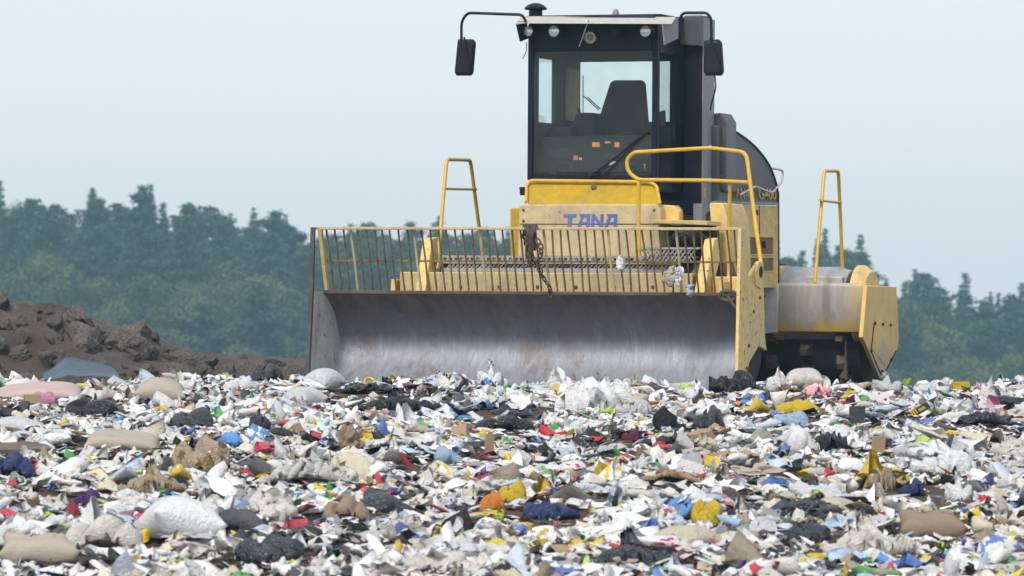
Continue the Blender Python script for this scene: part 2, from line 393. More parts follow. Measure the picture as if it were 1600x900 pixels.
for i in range(190):
    X = rnd.uniform(-6.9, -3.5) if rnd.random() < .85 else rnd.uniform(-3.5, -2.6); Y = rnd.uniform(57.3, 60.6)
    r = rnd.uniform(.04, .11) if rnd.random() < .62 else rnd.uniform(.11, .23)
    o = link('clay_clod', clods[rnd.randrange(12)], (X, Y, mound_z(X, Y) + r * .25)); o.scale = [r * rnd.uniform(.8, 1.3) for _ in 'abc']; o.rotation_euler = [rnd.uniform(0, 6) for _ in 'abc']
    tag(o, 'small brown clod of clay strewn over the front of the soil mound', 'clod', 'small clods strewn over the soil mound')

# ------------------------------------------------------------------ the forest
def foliage(name, a, b_):
    m, nt, b = new_mat(name); oi = nd(nt, 'ShaderNodeObjectInfo')
    n = tex_noise(nt, .7, 4, .6)
    f = math_n(nt, 'ADD', math_n(nt, 'MULTIPLY', oi.outputs['Random'], .6), math_n(nt, 'MULTIPLY', n, .5))
    nt.links.new(mix(nt, f, a, b_), b.inputs['Base Color']); b.inputs['Roughness'].default_value = .8
    return m
M['spruce'] = foliage('spruce_needles', (.014, .050, .028), (.036, .088, .040))
M['pine'] = foliage('pine_needles', (.022, .064, .034), (.052, .106, .048))
M['birch'] = foliage('broad_leaves', (.040, .082, .034), (.125, .155, .050))
M['bark'] = plain('bark', (.10, .075, .055), .9, 6)
def leaf_cloud(cs, ds, sizes, g, drop=0.):
    """small bent leaf sprays: two triangles each, spread through the crown's volume"""
    n = len(cs); a = g.normal(size=(n, 3)); a /= np.linalg.norm(a, axis=1)[:, None]
    a = a * .7 + ds; a /= np.linalg.norm(a, axis=1)[:, None]
    b = np.cross(a, g.normal(size=(n, 3))); b /= np.linalg.norm(b, axis=1)[:, None] + 1e-9
    s = sizes[:, None]; q = [cs - a * s * .5, cs + b * s * .38, cs + a * s * .65 - np.array([0, 0, drop]) * s, cs - b * s * .38]
    v = np.stack(q, 1).reshape(-1, 3); i = np.arange(n)[:, None] * 4
    return v, np.concatenate([i, i + 1, i + 2, i + 3], 1)
def conifer(seed, h, kind):
    g = np.random.default_rng(seed); cs, ds, sz = [], [], []
    tiers = int(h * (2.1 if kind == 'spruce' else 1.2))
    for t in range(tiers):
        k = (t + g.uniform(0, .6)) / tiers
        if kind == 'spruce': z = h * (.10 + .90 * k); L = (1 - k) ** .95 * h * .155 * g.uniform(.6, 1.3) + .08; nb = 8
        else: z = h * (.38 + .62 * k); L = h * .15 * math.sin(math.pi * (.22 + .74 * k)) * g.uniform(.3, 1.35) + .2; nb = 6
        for j in range(nb):
            th = g.uniform(0, 2 * math.pi); ll = L * g.uniform(.55, 1.15); up = -.35 if kind == 'spruce' else g.uniform(-.1, .5)
            m = int(8 + ll * (30 if kind == 'spruce' else 40))
            r = ll * g.uniform(.12, 1, m) ** .7; w = .16 + .2 * r if kind == 'spruce' else .45 + r * 0
            c = np.stack([r * math.cos(th), r * math.sin(th), z + up * r + g.normal(size=m) * .08], 1) + g.normal(size=(m, 3)) * np.stack([w, w, w * .6], 1)[:, :3] * .6
            cs.append(c); ds.append(np.tile([math.cos(th) * .7, math.sin(th) * .7, -.4 if kind == 'spruce' else .3], (m, 1))); sz.append(g.uniform(.18, .46, m) * (.4 + .6 * min(1, 2.2 * (1 - k)) if kind == 'spruce' else 1))
    cs = np.concatenate(cs); return leaf_cloud(cs, np.concatenate(ds), np.concatenate(sz), g, .25)
def broadleaf(seed, h):
    g = np.random.default_rng(seed); cs, ds, sz = [], [], []
    for k in range(int(26 + h)):
        z = h * g.uniform(.14, .97); wid = h * .25 * math.sin(math.pi * min(.97, max(.08, (z / h) * .86 + .06))) ** .7
        th = g.uniform(0, 2 * math.pi); r = wid * g.uniform(.1, 1); c0 = np.array([r * math.cos(th), r * math.sin(th), z]); m = 380; rr = h * g.uniform(.045, .11)
        p = g.normal(size=(m, 3)); p /= np.linalg.norm(p, axis=1)[:, None]; p *= g.uniform(.3, 1.25, (m, 1))
        cs.append(c0 + p * rr * np.array([1, 1, .8])); ds.append(p * .4 + [0, 0, -.2]); sz.append(g.uniform(.14, .30, m))
    return leaf_cloud(np.concatenate(cs), np.concatenate(ds), np.concatenate(sz), g, .2)
def trunk_mesh(h, r, seed, limbs):
    g = random.Random(seed); mb = MB()
    mb.tube([(g.uniform(-.1, .1) * (k > 0), g.uniform(-.1, .1) * (k > 0), -1 + (h * .96 + 1) * k / 5) for k in range(6)], r, 7, .03)
    for k in range(limbs):
        z = h * g.uniform(.35, .8); t = g.uniform(0, 6.28); l = h * g.uniform(.08, .16)
        mb.tube([(0, 0, z), (l * .5 * math.cos(t), l * .5 * math.sin(t), z + l * .25), (l * math.cos(t), l * math.sin(t), z + l * .55)], r * .3, 5, .02)
    o = mb.build('trunk', M['bark']); me = o.data; bpy.data.objects.remove(o); return me
PROTO = {'spruce': [], 'pine': [], 'birch': []}
for i in range(4):
    h = 19 + i * .7
    PROTO['spruce'].append((np_mesh('crown', *conifer(20 + i, h, 'spruce'), M['spruce'], False), trunk_mesh(h, .2, i, 4), h))
    PROTO['pine'].append((np_mesh('crown', *conifer(40 + i, h, 'pine'), M['pine'], False), trunk_mesh(h, .24, 9 + i, 9), h))
    PROTO['birch'].append((np_mesh('crown', *broadleaf(60 + i, 13 + i), M['birch'], False), trunk_mesh(13 + i, .17, 19 + i, 9), 13 + i))
KINDS = {'spruce': ('spruce_tree', 'dark pointed spruce'), 'pine': ('pine_tree', 'ragged rounded pine'), 'birch': ('broadleaf_tree', 'pale green leafy tree')}
def where(px):
    return 'behind the soil mound' if px < 330 else 'left of the blade' if px < 520 else 'behind the compactor' if px < 1330 else 'beyond the rear drum'
def plant(X, Y, kind, h, back):
    crown, trunk, h0 = PROTO[kind][rnd.randrange(4)]; name, lab = KINDS[kind]; s = h / h0
    e = bpy.data.objects.new(name, None); C.objects.link(e); e.location = (X, Y, valley_z(X, Y)); e.rotation_euler.z = rnd.uniform(0, 6.28)
    w_ = rnd.uniform(1.05, 1.5); e.scale = (s * w_, s * w_ * rnd.uniform(.9, 1.1), s); e.empty_display_size = .5
    link('crown', crown, parent=e); link('trunk', trunk, parent=e)
    px = 800 + X / Y * FPX
    tag(e, f"{lab} {'on the skyline' if back else 'lower down'} in the forest {where(px)}", 'tree', f"{lab}s {'along the forest skyline' if back else 'on the forest slope'} {where(px)}")
n_tree = 0
for row, (Y, cnt, hs) in enumerate([(562, 56, 18.6), (548, 52, 18.5), (524, 44, 17.5), (498, 38, 16.5), (472, 34, 15.5), (448, 30, 14.5), (424, 26, 13), (400, 20, 11.5)]):
    hw = (850 / FPX) * Y
    for k in range(cnt):
        X = -hw + 2 * hw * (k + rnd.uniform(.1, .9)) / cnt; px = 800 + X / Y * FPX
        yy = Y + rnd.uniform(-10, 10)
        q = rnd.random()
        if row < 3: kind = 'spruce' if q < (.42 if px < 1200 else .66) else 'pine' if q < .9 else 'birch'
        elif row < 5: kind = 'spruce' if q < .4 else 'pine' if q < .65 else 'birch'
        else: kind = 'birch' if q < .6 else 'spruce'
        h = hs * rnd.uniform(.88, 1.06) * (.85 if kind == 'birch' else 1)
        plant(X, yy, kind, h, row < 2); n_tree += 1

# ------------------------------------------------------------------ the compactor
root = bpy.data.objects.new('landfill_compactor', None); C.objects.link(root)
root.location = (X0, DIST, 0); root.rotation_euler.z = -YAW
tag(root, 'yellow landfill compactor with dark glazed cab and wide steel blade on the rubbish', 'compactor')
A = 2.376                                          # half the blade's width
V3 = Vector
# --- blade
bl_prof = [(.30, 1.07), (.44, .99), (.60, .86), (.70, .70), (.74, .55), (.69, .38), (.56, .22), (.38, .08), (.18, -.02), (.02, -.07)]
bl_prof = [(p.x, p.y) for p in bez([(a, b, 0) for a, b in bl_prof], 4)]
back = [(v + .05, w - .004) for v, w in bl_prof][::-1]
nu = 24; secs = []
for i in range(nu + 1):
    u = -A + .03 + (2 * A - .09) * i / nu
    secs.append([V3((u, v, w)) for v, w in bl_prof + back])
blade = MB().loft(secs).build('blade', M['blade'], root, angle=50)
MB().box((-A + .035, .27, 1.062), (A - .035, .36, 1.10)).build('top_beam', M['rust_edge'], blade, .006)
stiff = MB()
for k in range(5):
    u = -1.9 + k * .95
    stiff.prism([(u, .42, 1.03), (u, .80, .8), (u, .85, .5), (u, .6, .18), (u, .95, .18), (u, 1.0, .9)], (.03, 0, 0))
stiff.build('back_rib', M['dusty_beam'], blade)
# left end plate, worn pale inside
lp = MB().prism([(-A, .0, 1.08), (-A, .33, 1.08), (-A, .62, .95), (-A, .86, .6), (-A, .8, .25), (-A, .5, -.08), (-A, -.12, -.08), (-A, -.09, .2)], (.03, 0, 0))
lp.build('end_plate', M['side_plate_inner'], blade, .004)
MB().prism([(-A - .015, -.015, 1.06), (-A - .015, .02, 1.76), (-A - .015, .06, 1.76), (-A - .015, .03, 1.06), (-A - .015, -.09, -.08), (-A - .015, -.14, -.08)], (.045, 0, 0)).build('edge_bar', M['dark_edge'], blade, .004)
# right end plate, yellow outside
rp_px = [(1158, 358), (1166, 358), (1169, 436), (1183, 412), (1187, 408), (1193, 410), (1195, 520), (1198, 548), (1186, 540), (1171, 566), (1164, 596), (1161, 615), (1151, 615), (1153, 590)]
MB().prism([pu(x, y, A) for x, y in rp_px], (-.035, 0, 0)).build('end_plate', M['plate_yellow'], blade, .004)
cl_ = [(v + .07, w) for v, w in bl_prof]
MB().prism([V3((A - .036, v, w)) for v, w in cl_] + [V3((A - .036, -.02, -.07)), V3((A - .036, .02, 1.06))], (-.02, 0, 0)).build('added_dark_plate', M['soot_shade'], blade)  # added black plate so the notch shows dark, not the blade's back
ear = MB().prism([pu(x, y, A + .018) for x, y in [(1181, 424), (1185, 411), (1188, 408), (1193, 411), (1194, 440), (1190, 452), (1182, 446)]], (-.016, 0, 0))
ear.build('lift_bracket', M['pale_yellow'], blade, .004)
hole = MB(); e0 = pu(1188.5, 425, A + .016)
hole.lathe([(.0, 0), (.06, 0), (.06, .006), (.0, .006)], e0, (1, 0, 0), 14); hole.build('pin_hole', M['soot_shade'], blade)
bolts = MB()
for px, py in [(1177, 487), (1170, 540), (1187, 465), (1166, 575)]: bolts.lathe([(.018, 0), (.018, .012), (.01, .014)], pu(px, py, A + .001), (1, 0, 0), 8)
bolts.build('bolt', M['rust_edge'], blade)
# --- guard screen on the blade
scr = MB(); nb = 52
supports = []
wt, wb, vt, vb = 1.735, 1.10, .115, .315
for i in range(1, nb):
    u = -A + .04 + (2 * A - .08) * i / nb + rnd.uniform(-.008, .008); j = rnd.uniform(-.012, .012); hw = .0070; dv = .020
    wide = i % 8 == 4
    if wide: hw = .011
    pts = [(u - hw, vb, wb), (u + hw, vb, wb), (u + hw + j, vt + .01, wt), (u - hw + j, vt + .01, wt)]
    bend = rnd.uniform(-.009, .009); um = u + j / 2 + bend; vm, wm = (vb + vt) / 2 + rnd.uniform(-.012, .012), (wb + wt) / 2
    tgt = MB() if wide else scr
    ring = lambda uu, vv, ww: [V3((uu - hw, vv, ww)), V3((uu + hw, vv, ww)), V3((uu + hw, vv + dv, ww + .006)), V3((uu - hw, vv + dv, ww + .006))]
    tgt.loft([ring(u, vb, wb), ring(um, vm, wm), ring(u + j, vt, wt)])
    if wide: supports.append(tgt)
screen = scr.build('guard_screen', M['screen'], root)
for q in supports: q.build('support_bar', M['dusty_beam'], screen)
MB().box((-A + .02, .07, wt), (A - .035, .145, wt + .030)).build('top_rail', M['dusty_beam'], screen, .005)
MB().box((-A + .03, .232, 1.400), (A - .04, .25, 1.422)).build('cross_rail', M['screen'], screen, .003)
pl = [V3((-A + .045, .07, wt)), V3((-A + .085, .07, wt)), V3((-A + .085, .27, wb)), V3((-A + .045, .27, wb))]
MB().prism(pl, (0, .05, .01)).build('end_post', M['pale_yellow'], screen, .003)

# --- front frame, deck and nose
ff = MB()
ff.box((-1.78, 1.05, .98), (1.50, 1.28, 1.30))                                  # cross beam
front = ff.build('front_frame', M['dusty_beam'], root, .012)
for sgn in (-1, 1):
    u = sgn * 1.86
    MB().prism([(u, 1.0, 1.22), (u, 2.25, 1.22), (u, 2.3, .9), (u, 2.1, .4), (u, 1.4, .3), (u, .95, .8)], (-.05 * sgn, 0, 0)).build('side_plate', M['pale_yellow'], front, .006)
# lift arms
for ua_, ub_ in ((-1.50, -1.68), (1.60, 1.50)):
    q = [(0, .78, .98), (0, .80, 1.10), (.9, 1.42, 1.66), (1, 1.62, 1.68), (1, 1.66, 1.46), (.3, 1.06, .98)]
    MB().prism([(ua_ + (ub_ - ua_) * t_, v_, w_) for t_, v_, w_ in q], (.11, 0, 0)).build('lift_arm', M['pale_yellow'], front, .008)
for u in (-1.36, 1.42):
    a, b = V3((u, .85, .8)), V3((u, 1.55, 1.4)); m = a.lerp(b, .55)
    cy = MB().tube([m, b], .055, 12).build('lift_cylinder', M['tan_panel'], front)
    MB().tube([a, m], .03, 10).build('piston_rod', M['silver'], cy)
# walkway of pressed mesh
wk = MB(); ul, ur = pv(690, 410, 1.3).x, pv(1062, 410, 1.3).x; wtop, wlow = pv(800, 401, 1.3).z, pv(800, 429, 1.3).z
k = ul
hh = wtop - wlow
while k < ur - .16:
    for sg in (0, 1): wk.prism([(k + .16 * sg, 1.30 + .014 * sg, wlow), (k + .016 + .16 * sg, 1.30 + .014 * sg, wlow), (k + .016 + .16 * (1 - sg), 1.30 + .014 * sg, wtop), (k + .16 * (1 - sg), 1.30 + .014 * sg, wtop)], (0, .012, 0))
    k += .046
wk.box((ul, 1.290, wtop - .012), (ur, 1.312, wtop + .012)); wk.box((ul, 1.290, wtop - .075), (ur, 1.312, wtop - .060))
k = ul
while k < ur: wk.box((k, 1.288, wtop - .061), (k + .026, 1.311, wtop - .011)); k += .062
wk.box((ul, 1.296, wlow), (ur, 1.318, wlow + .07))
wk.box((ul, 1.32, wtop), (ur, 1.95, wtop + .012))
wk.build('walkway', M['mesh_grey'], front)
bk = MB().box((ul, 1.36, wlow), (ur, 1.40, wtop - .01)); bk.build('walkway_back', M['soot_shade'], front)  # black backing that keeps the mesh holes dark
st = MB(); sl, sr = pv(1000, 395, 1.22).x, pv(1092, 395, 1.22).x; sa, sb = pv(1040, 388, 1.22).z, pv(1040, 409, 1.22).z
k = sl
while k < sr - .1:
    for sg in (0, 1): st.prism([(k + .1 * sg, 1.22 + .014 * sg, sb), (k + .015 + .1 * sg, 1.22 + .014 * sg, sb), (k + .015 + .1 * (1 - sg), 1.22 + .014 * sg, sa), (k + .1 * (1 - sg), 1.22 + .014 * sg, sa)], (0, .012, 0))
    k += .046
st.box((sl, 1.216, sa - .01), (sr, 1.236, sa + .011)); st.box((sl, 1.216, sb - .01), (sr, 1.236, sb + .01))
st.box((sl, 1.24, sa), (sr, 1.9, sa + .012))
st.build('step_mesh', M['mesh_grey'], front)
# nose with the maker's name, bonnet above it
def front_poly(mb, px, v0, v1):                                                # px outline: front face at v0 pushed back to v1
    a = [pv(x, y, v0) for x, y in px]; return mb.prism(a, (0, v1 - v0, 0))
nose = MB(); front_poly(nose, [(811, 322), (814, 319), (1026, 319), (1031, 326), (1033, 402), (808, 402)], 1.92, 2.7)
nose_o = nose.build('nose_panel', M['tan_panel'], front, .02)
a = [pv(823, 290, 2.22), pv(826, 282, 2.26), pv(1018, 284, 2.26), pv(1026, 290, 2.22), pv(1030, 321, 1.96), pv(824, 319, 1.96)]
bo = MB().prism(a, (0, .055, 0)).build('bonnet', M['deep_yellow'], front, .015)
lipp = rounded([pv(822, 316, 1.93), pv(823, 289, 2.18), pv(829, 282, 2.2), pv(1014, 284, 2.2), pv(1026, 290, 2.18), pv(1031, 319, 1.93)], .05)
MB().tube(lipp, .018, 8).build('bonnet_lip', M['rail_yellow'], bo)
MB().lathe([(.03, 0), (.03, .02), (.015, .03)], pv(928, 293, 2.17), (0, -1, 0), 10).build('latch', M['rust_edge'], bo)
lb = MB(); front_poly(lb, [(797, 325), (815, 325), (815, 403), (797, 403)], 2.45, 3.3); lb.build('side_box', M['deep_yellow'], front, .012)
lh = MB(); front_poly(lh, [(811, 292), (818, 292), (819, 305), (812, 305)], 2.5, 2.62); lh.build('hinge', M['black'], front, .006)
rb = MB(); front_poly(rb, [(1032, 320), (1052, 321), (1061, 330), (1061, 346), (1032, 346)], 2.1, 2.25); rb.build('side_box', M['pale_yellow'], front, .012)
stp = MB(); front_poly(stp, [(1020, 343), (1105, 345), (1105, 352), (1020, 349)], 1.75, 2.25); stp.build('step', M['pale_yellow'], front, .006)
hs = MB()
for k in range(6):
    q = [pv(1044 + k * 4, 388 - k * 2, 1.5 + .03 * k), pv(1058 + k * 5, 366 + (k % 3) * 4, 1.45), pv(1085, 364 + k * 4, 1.5), pv(1108, 378 + k * 4, 1.6 + .05 * k)]
    hs.tube(bez(q, 5), .032, 8)
hs.build('hose', M['black'], front)
fen = MB(); front_poly(fen, [(1108, 317), (1129, 317), (1138, 345), (1141, 402), (1141, 440), (1119, 440), (1111, 360)], 2.35, 3.1); fen.build('fender', M['pale_yellow'], front, .015)
eb = MB(); front_poly(eb, [(1034, 352), (1113, 352), (1118, 455), (1034, 455)], 2.2, 2.5); eb.build('dark_gap_backing', M['soot_shade'], front)  # black plate put in for the shade in the gap behind the hoses
fb = MB(); front_poly(fb, [(1112, 432), (1158, 432), (1158, 475), (1112, 475)], 1.2, 2.0); fb.build('side_box', M['pale_yellow'], front, .012)
bts = MB()
for x in (668, 720, 780, 840, 900, 960, 1020, 1075): bts.lathe([(.018, 0), (.018, .012), (.008, .016)], pv(x, 448, 1.049), (0, -1, 0), 8)
bts.build('bolt', M['rust_edge'], front)
bts = MB()
for x, y in ((818, 328), (1022, 328), (818, 345), (1024, 345)): bts.lathe([(.014, 0), (.014, .01), (.006, .013)], pv(x, y, 1.919), (0, -1, 0), 8)
bts.build('bolt', M['rust_edge'], nose_o)
MB().tube([pv(813, 350, 1.917), pv(1030, 350, 1.917)], .005, 5).build('seam', M['rust_edge'], nose_o)
# lettering on the nose
def letters(name, polys, org, h, w, gap, mat, parent, v, slant=.12):
    mb = MB(); x = 0
    for glyph in polys:
        for poly in glyph: mb.prism([(org.x + (x + px_ + (py_ - .5) * slant * .4) * w, v, org.z + py_ * h) for px_, py_ in poly], (0, -.004, 0))
        x += 1 + gap
    return mb.build(name, mat, parent)
T = [[(-.12, 1), (1.0, 1), (1.0, .78), (-.02, .78)], [(.34, .775), (.66, .775), (.62, 0), (.30, 0)]]
AA = [[(.0, 0), (.26, .78), (.47, .78), (.27, 0)], [(.10, 1), (1, 1), (1, .785), (.24, .785)], [(.74, .78), (1, .78), (1, 0), (.74, 0)], [(.34, .42), (.735, .42), (.735, .24), (.29, .24)]]
N = [[(0, 0), (.25, 0), (.25, 1), (0, 1)], [(.255, 1), (.255, .64), (.745, 0), (.745, .36)], [(.75, 0), (1, 0), (1, 1), (.75, 1)]]
o0 = pv(881, 355.5, 1.912); o1 = pv(964, 334.5, 1.912); tw = (o1.x - o0.x) / (4 + 3 * .12)
letters('lettering', [T, AA, N, AA], o0, o1.z - o0.z, tw, .12, M['blue_letter'], nose_o, 1.917)
def words(txt, name, mat, parent, org, height, facing, bold=.012, extr=.002, width=None):
    cu = bpy.data.curves.new(name, 'FONT'); cu.body = txt; cu.size = 1; cu.offset = bold; cu.extrude = 0
    t = bpy.data.objects.new(name, cu); C.objects.link(t); dg = bpy.context.evaluated_depsgraph_get(); me = bpy.data.meshes.new_from_object(t.evaluated_get(dg)); bpy.data.objects.remove(t)
    vs = [v.co.copy() for v in me.vertices]; y1 = max(v.y for v in vs); x0 = min(v.x for v in vs); s = height / y1; sx_ = width / (max(v.x for v in vs) - x0) if width else s
    for v in me.vertices:
        x, y = (v.co.x - x0) * sx_, v.co.y * s
        v.co = org + (V3((0, x, y)) if facing == 'side' else V3((x, 0, y)))
    me.materials.clear(); me.materials.append(mat); o = bpy.data.objects.new(name, me); C.objects.link(o); o.parent = parent
    m = o.modifiers.new('thick', 'SOLIDIFY'); m.thickness = extr; m.offset = 0
    return o

# --- front drum
def drum(name, vc, wc, half, r, seed):
    g = random.Random(seed)
    tt = MB().lathe([(r * .3, -half), (r, -half), (r, half), (r * .3, half)], (0, vc, wc), (1, 0, 0), 40)
    for row in range(9):
        for k in range(14):
            th = 2 * math.pi * (k + (row % 2) * .5) / 14; u = -half + .2 + (2 * half - .4) * row / 8
            n_ = V3((0, math.cos(th), math.sin(th))); c = V3((u, vc, wc)) + n_ * r; t_ = V3((0, -math.sin(th), math.cos(th)))
            s1 = [c + V3((a_, 0, 0)) * .075 + t_ * b_ * .075 - n_ * .02 for a_, b_ in ((-1, -1), (1, -1), (1, 1), (-1, 1))]
            s2 = [c + V3((a_, 0, 0)) * .04 + t_ * b_ * .035 + n_ * .14 for a_, b_ in ((-1, -1), (1, -1), (1, 1), (-1, 1))]
            tt.loft([s1, s2])
    o = tt.build(name, M['soot_shade'], root); o.data.materials.append(M['rust_edge'])
    for p in o.data.polygons:                                                    # steel teeth, coloured lighter than the drum for their metallic glints
        if math.hypot(p.center.y - vc, p.center.z - wc) > r + .035: p.material_index = 1
    return o
drum('front_drum', 2.0, .68, 1.75, .62, 1)
MB().box((-.85, 1.3, .75), (.85, 6.6, 1.45)).build('chassis', M['soot_shade'], root, .02)

# --- cab
VC, VR = 2.32, 3.92
uL, uR = pv(824, 180, VC).x, pv(1027, 180, VC).x
w0, w1 = pv(924, 281, VC).z, pv(924, 36, VC).z
gb, gt = pv(924, 272, VC).z, pv(924, 80, VC).z                                  # front glass, bottom and top
cf = MB(); th = .07
gl, gr = pv(833, 180, VC).x, pv(1018, 180, VC).x
cf.box((uL, VC, w0), (gl, VC + th, w1)); cf.box((gr, VC, w0), (uR, VC + th, w1))
cf.box((gl, VC, w0), (gr, VC + th, gb)); cf.box((gl, VC, gt), (gr, VC + th, w1))
cab = cf.build('cab', M['navy'], root, .012)
MB().box((gl - .01, VC + .02, gb - .01), (gr + .01, VC + .028, gt + .01)).build('windscreen', M['glass'], cab)
# rear wall with its window
ra, rb_ = pv(893, 97, VR), pv(1046, 190, VR)
rw = MB()
rw.box((uL + .02, VR, w0), (uR - .02, VR + .05, rb_.z)); rw.box((uL + .02, VR, ra.z), (uR - .02, VR + .05, w1))
rw.box((uL + .02, VR, rb_.z), (ra.x, VR + .05, ra.z)); rw.box((min(rb_.x, uR - .06), VR, rb_.z), (uR - .02, VR + .05, ra.z))
rw.build('rear_wall', M['interior'], cab, .006)
MB().box((ra.x, VR + .02, rb_.z), (rb_.x, VR + .026, ra.z)).build('rear_window', M['glass'], cab)
# side walls
def side_wall(u, ub, wins, name, mat):
    mb = MB(); va, vb_ = VC + th, VR; v = va
    for (a_, b_, lo, hi) in wins:
        mb.box((u, v, w0), (ub, a_, w1)); mb.box((u, a_, w0), (ub, b_, lo)); mb.box((u, a_, hi), (ub, b_, w1)); v = b_
    mb.box((u, v, w0), (ub, vb_, w1)); o = mb.build(name, mat, cab, .004)
    for (a_, b_, lo, hi) in wins: MB().box(((u + ub) / 2 - .003, a_, lo), ((u + ub) / 2 + .003, b_, hi)).build('side_window', M['glass'], o)
    return o
lw0, lw1 = pv(850, 192, 2.8).z, pv(850, 92, 2.8).z
side_wall(uL, uL + .05, [(2.55, 3.10, lw0, lw1)], 'side_wall', M['interior'])
q0, q1 = pu(1031, 120, uR).y, pu(1056, 120, uR).y
swr = side_wall(uR - .05, uR, [(max(q0, VC + th + .01), q1, pu(1044, 300, uR).z, pu(1044, 84, uR).z)], 'side_wall', M['navy'])
MB().box((uL + .052, 3.40, pv(870, 192, VR).z), (uL + .09, 3.78, pv(870, 110, VR).z)).build('wall_box', M['tan_panel'], cab, .01)
MB().box((uL + .02, VC + .09, w0 - .12), (uR - .02, VR, w0 + .012)).build('floor', M['interior_dark'], cab)
# roof with its visor
vz = MB(); fr = [pv(806, 37, 1.98), pv(1050, 38, 1.98), pv(1056, 28, 2.2), pv(814, 27, 2.2)]
vz.prism(fr, (0, 0, .012)); vis = vz.build('roof_visor', M['roof_light'], cab, .004)
lf = MB().prism([pv(806, 38, 1.98), pv(812, 65, 2.02), pv(824, 60, 2.3), pv(822, 36, 2.3)], (.014, 0, 0)); lf.build('visor_flap', M['navy'], vis)
rf = MB().prism([pv(1034, 38, 1.98), pv(1037, 70, 2.02), pv(1058, 60, 2.4), pv(1058, 28, 2.4)], (.014, 0, 0)); rf.build('visor_flap', M['trim_grey'], vis)
rt = MB().box((uL - .02, 2.16, w1 + .004), (uR + .02, VR + .08, pv(924, 26, 2.2).z)); roof = rt.build('roof', M['navy'], cab, .02)
MB().box((uL, 2.25, pv(924, 27, 2.2).z), (uR + .06, VR, pv(924, 22.5, 2.2).z)).build('roof_pad', M['black'], roof, .015)
mu = pv(837, 25, 2.5); mh = pv(837, 5, 2.5).z - mu.z
MB().lathe([(.075, -.05), (.075, mh * .45), (.12, mh * .5), (.125, mh * .62), (.09, mh * .85), (.04, mh), (.0, mh)], mu, (0, 0, 1), 20).build('air_intake', M['navy'], roof)
nb_ = pv(962, 24, 2.6); MB().lathe([(.04, -.02), (.035, .03), (.025, .065), (.0, .07)], nb_, (0, 0, 1), 12).build('beacon_stub', M['trim_grey'], roof)
# lamps under the visor
for px, r_, mt in ((827, .052, 'lens'), (867, .060, 'lens'), (1010, .060, 'lens'), (962, .055, 'black')):
    c = pv(px, 49, 2.14)
    hsg = MB().lathe([(r_ * .6, .0), (r_ * 1.12, .05), (r_ * 1.12, .13), (r_ * .4, .17)], c + V3((0, -.05, 0)), (0, 1, 0), 18).build('work_lamp', M['black'], cab)
    MB().lathe([(0, 0), (r_ * .6, .004), (r_, .022), (r_ * .9, .03)], c + V3((0, -.058, 0)), (0, 1, 0), 18).build('lens', M[mt], hsg)
    MB().tube([c + V3((0, .05, 0)), V3((c.x, 2.2, w1 + .01))], .012, 6).build('bracket', M['black'], hsg)
c = pv(922, 58, VC - .03)
hn = MB().lathe([(.072, .03), (.072, -.01), (.062, -.02), (.05, .0), (.045, .0)], c, (0, 1, 0), 24).build('horn', M['silver'], cab)
MB().lathe([(.044, .012), (.044, -.004), (.03, -.004), (.024, -.012), (0, -.012)], c, (0, 1, 0), 20).build('horn_disc', M['trim_grey'], hn)
MB().tube([pv(920, 31, 2.0), pv(905, 73, 2.05)], .006, 6).build('aerial', M['trim_grey'], cab)
# mirrors
def mirror(pts, v, body, tilt):
    arm = MB().tube(rounded([pv(x, y, v) for x, y in pts], .06, 5), .016, 8).build('mirror_arm', M['navy'], cab)
    mb = MB(); sec = []
    for dv, k in ((0, .86), (.025, 1), (.08, 1), (.11, .82)):
        c0 = [pv(x, y, v) for x, y in body]; m_ = sum(c0, V3()) / len(c0)
        sec.append([m_ + (p - m_) * k + V3((0, dv - .02, 0)) for p in c0])
    mb.loft(sec); mb.build('mirror_housing', M['black'], arm, .012)
    rib = MB(); a_ = sum([pv(x, y, v) for x, y in body[:2]], V3()) / 2; b_ = sum([pv(x, y, v) for x, y in body[3:5]], V3()) / 2
    rib.tube([a_ + V3((0, -.026, .02)), b_ + V3((0, -.026, .1))], .012, 6); rib.build('clamp', M['navy'], arm)
mirror([(822, 34), (816, 23), (730, 20), (721, 34), (721, 66)], 1.95, [(715, 61), (738, 61), (741, 66), (737, 114), (734, 118), (712, 118), (710, 113)], 0)
mirror([(1062, 50), (1064, 24), (1070, 20), (1104, 20), (1111, 28), (1112, 68)], 2.1, [(1100, 63), (1122, 61), (1126, 66), (1129, 112), (1126, 118), (1102, 118), (1099, 112)], 0)
MB().tube(bez([pv(1117, 117, 2.12), pv(1118, 138, 2.25), pv(1112, 160, 2.7), pv(1110, 172, 3.3)], 6), .008, 6).build('cable', M['black'], cab)
MB().tube(bez([pv(823, 66, 2.25), pv(822, 80, 2.2), pv(817, 92, 2.15)], 4), .005, 5).build('cable', M['black'], cab)
# air column at the cab's rear corner
cu0, cu1 = pv(1068, 200, 3.15).x, pv(1096, 200, 3.15).x
cv1 = pu(1110, 200, cu1).y
col = MB().box((cu0, 3.15, pv(1080, 336, 3.15).z), (cu1, 3.5, pv(1080, 24, 3.15).z)).build('air_column', M['navy'], cab, .012)
MB().box((cu1, 3.165, pv(1080, 330, 3.15).z), (cu1 + .012, cv1 + .1, pv(1080, 28, 3.15).z)).build('column_side', M['trim_grey'], col, .004)
MB().prism([pv(1059, 26, 3.05), pv(1094, 24, 3.05), pv(1094, 72, 3.05), pv(1061, 70, 3.05)], (0, .2, 0)).build('column_cap', M['hood_grey'], col, .01)
MB().prism([pu(1097, 318, cu1 + .016), pu(1106, 318, cu1 + .016), pu(1102, 346, cu1 + .016), pu(1097, 346, cu1 + .016)], (-.1, 0, 0)).build('column_foot', M['trim_grey'], col)
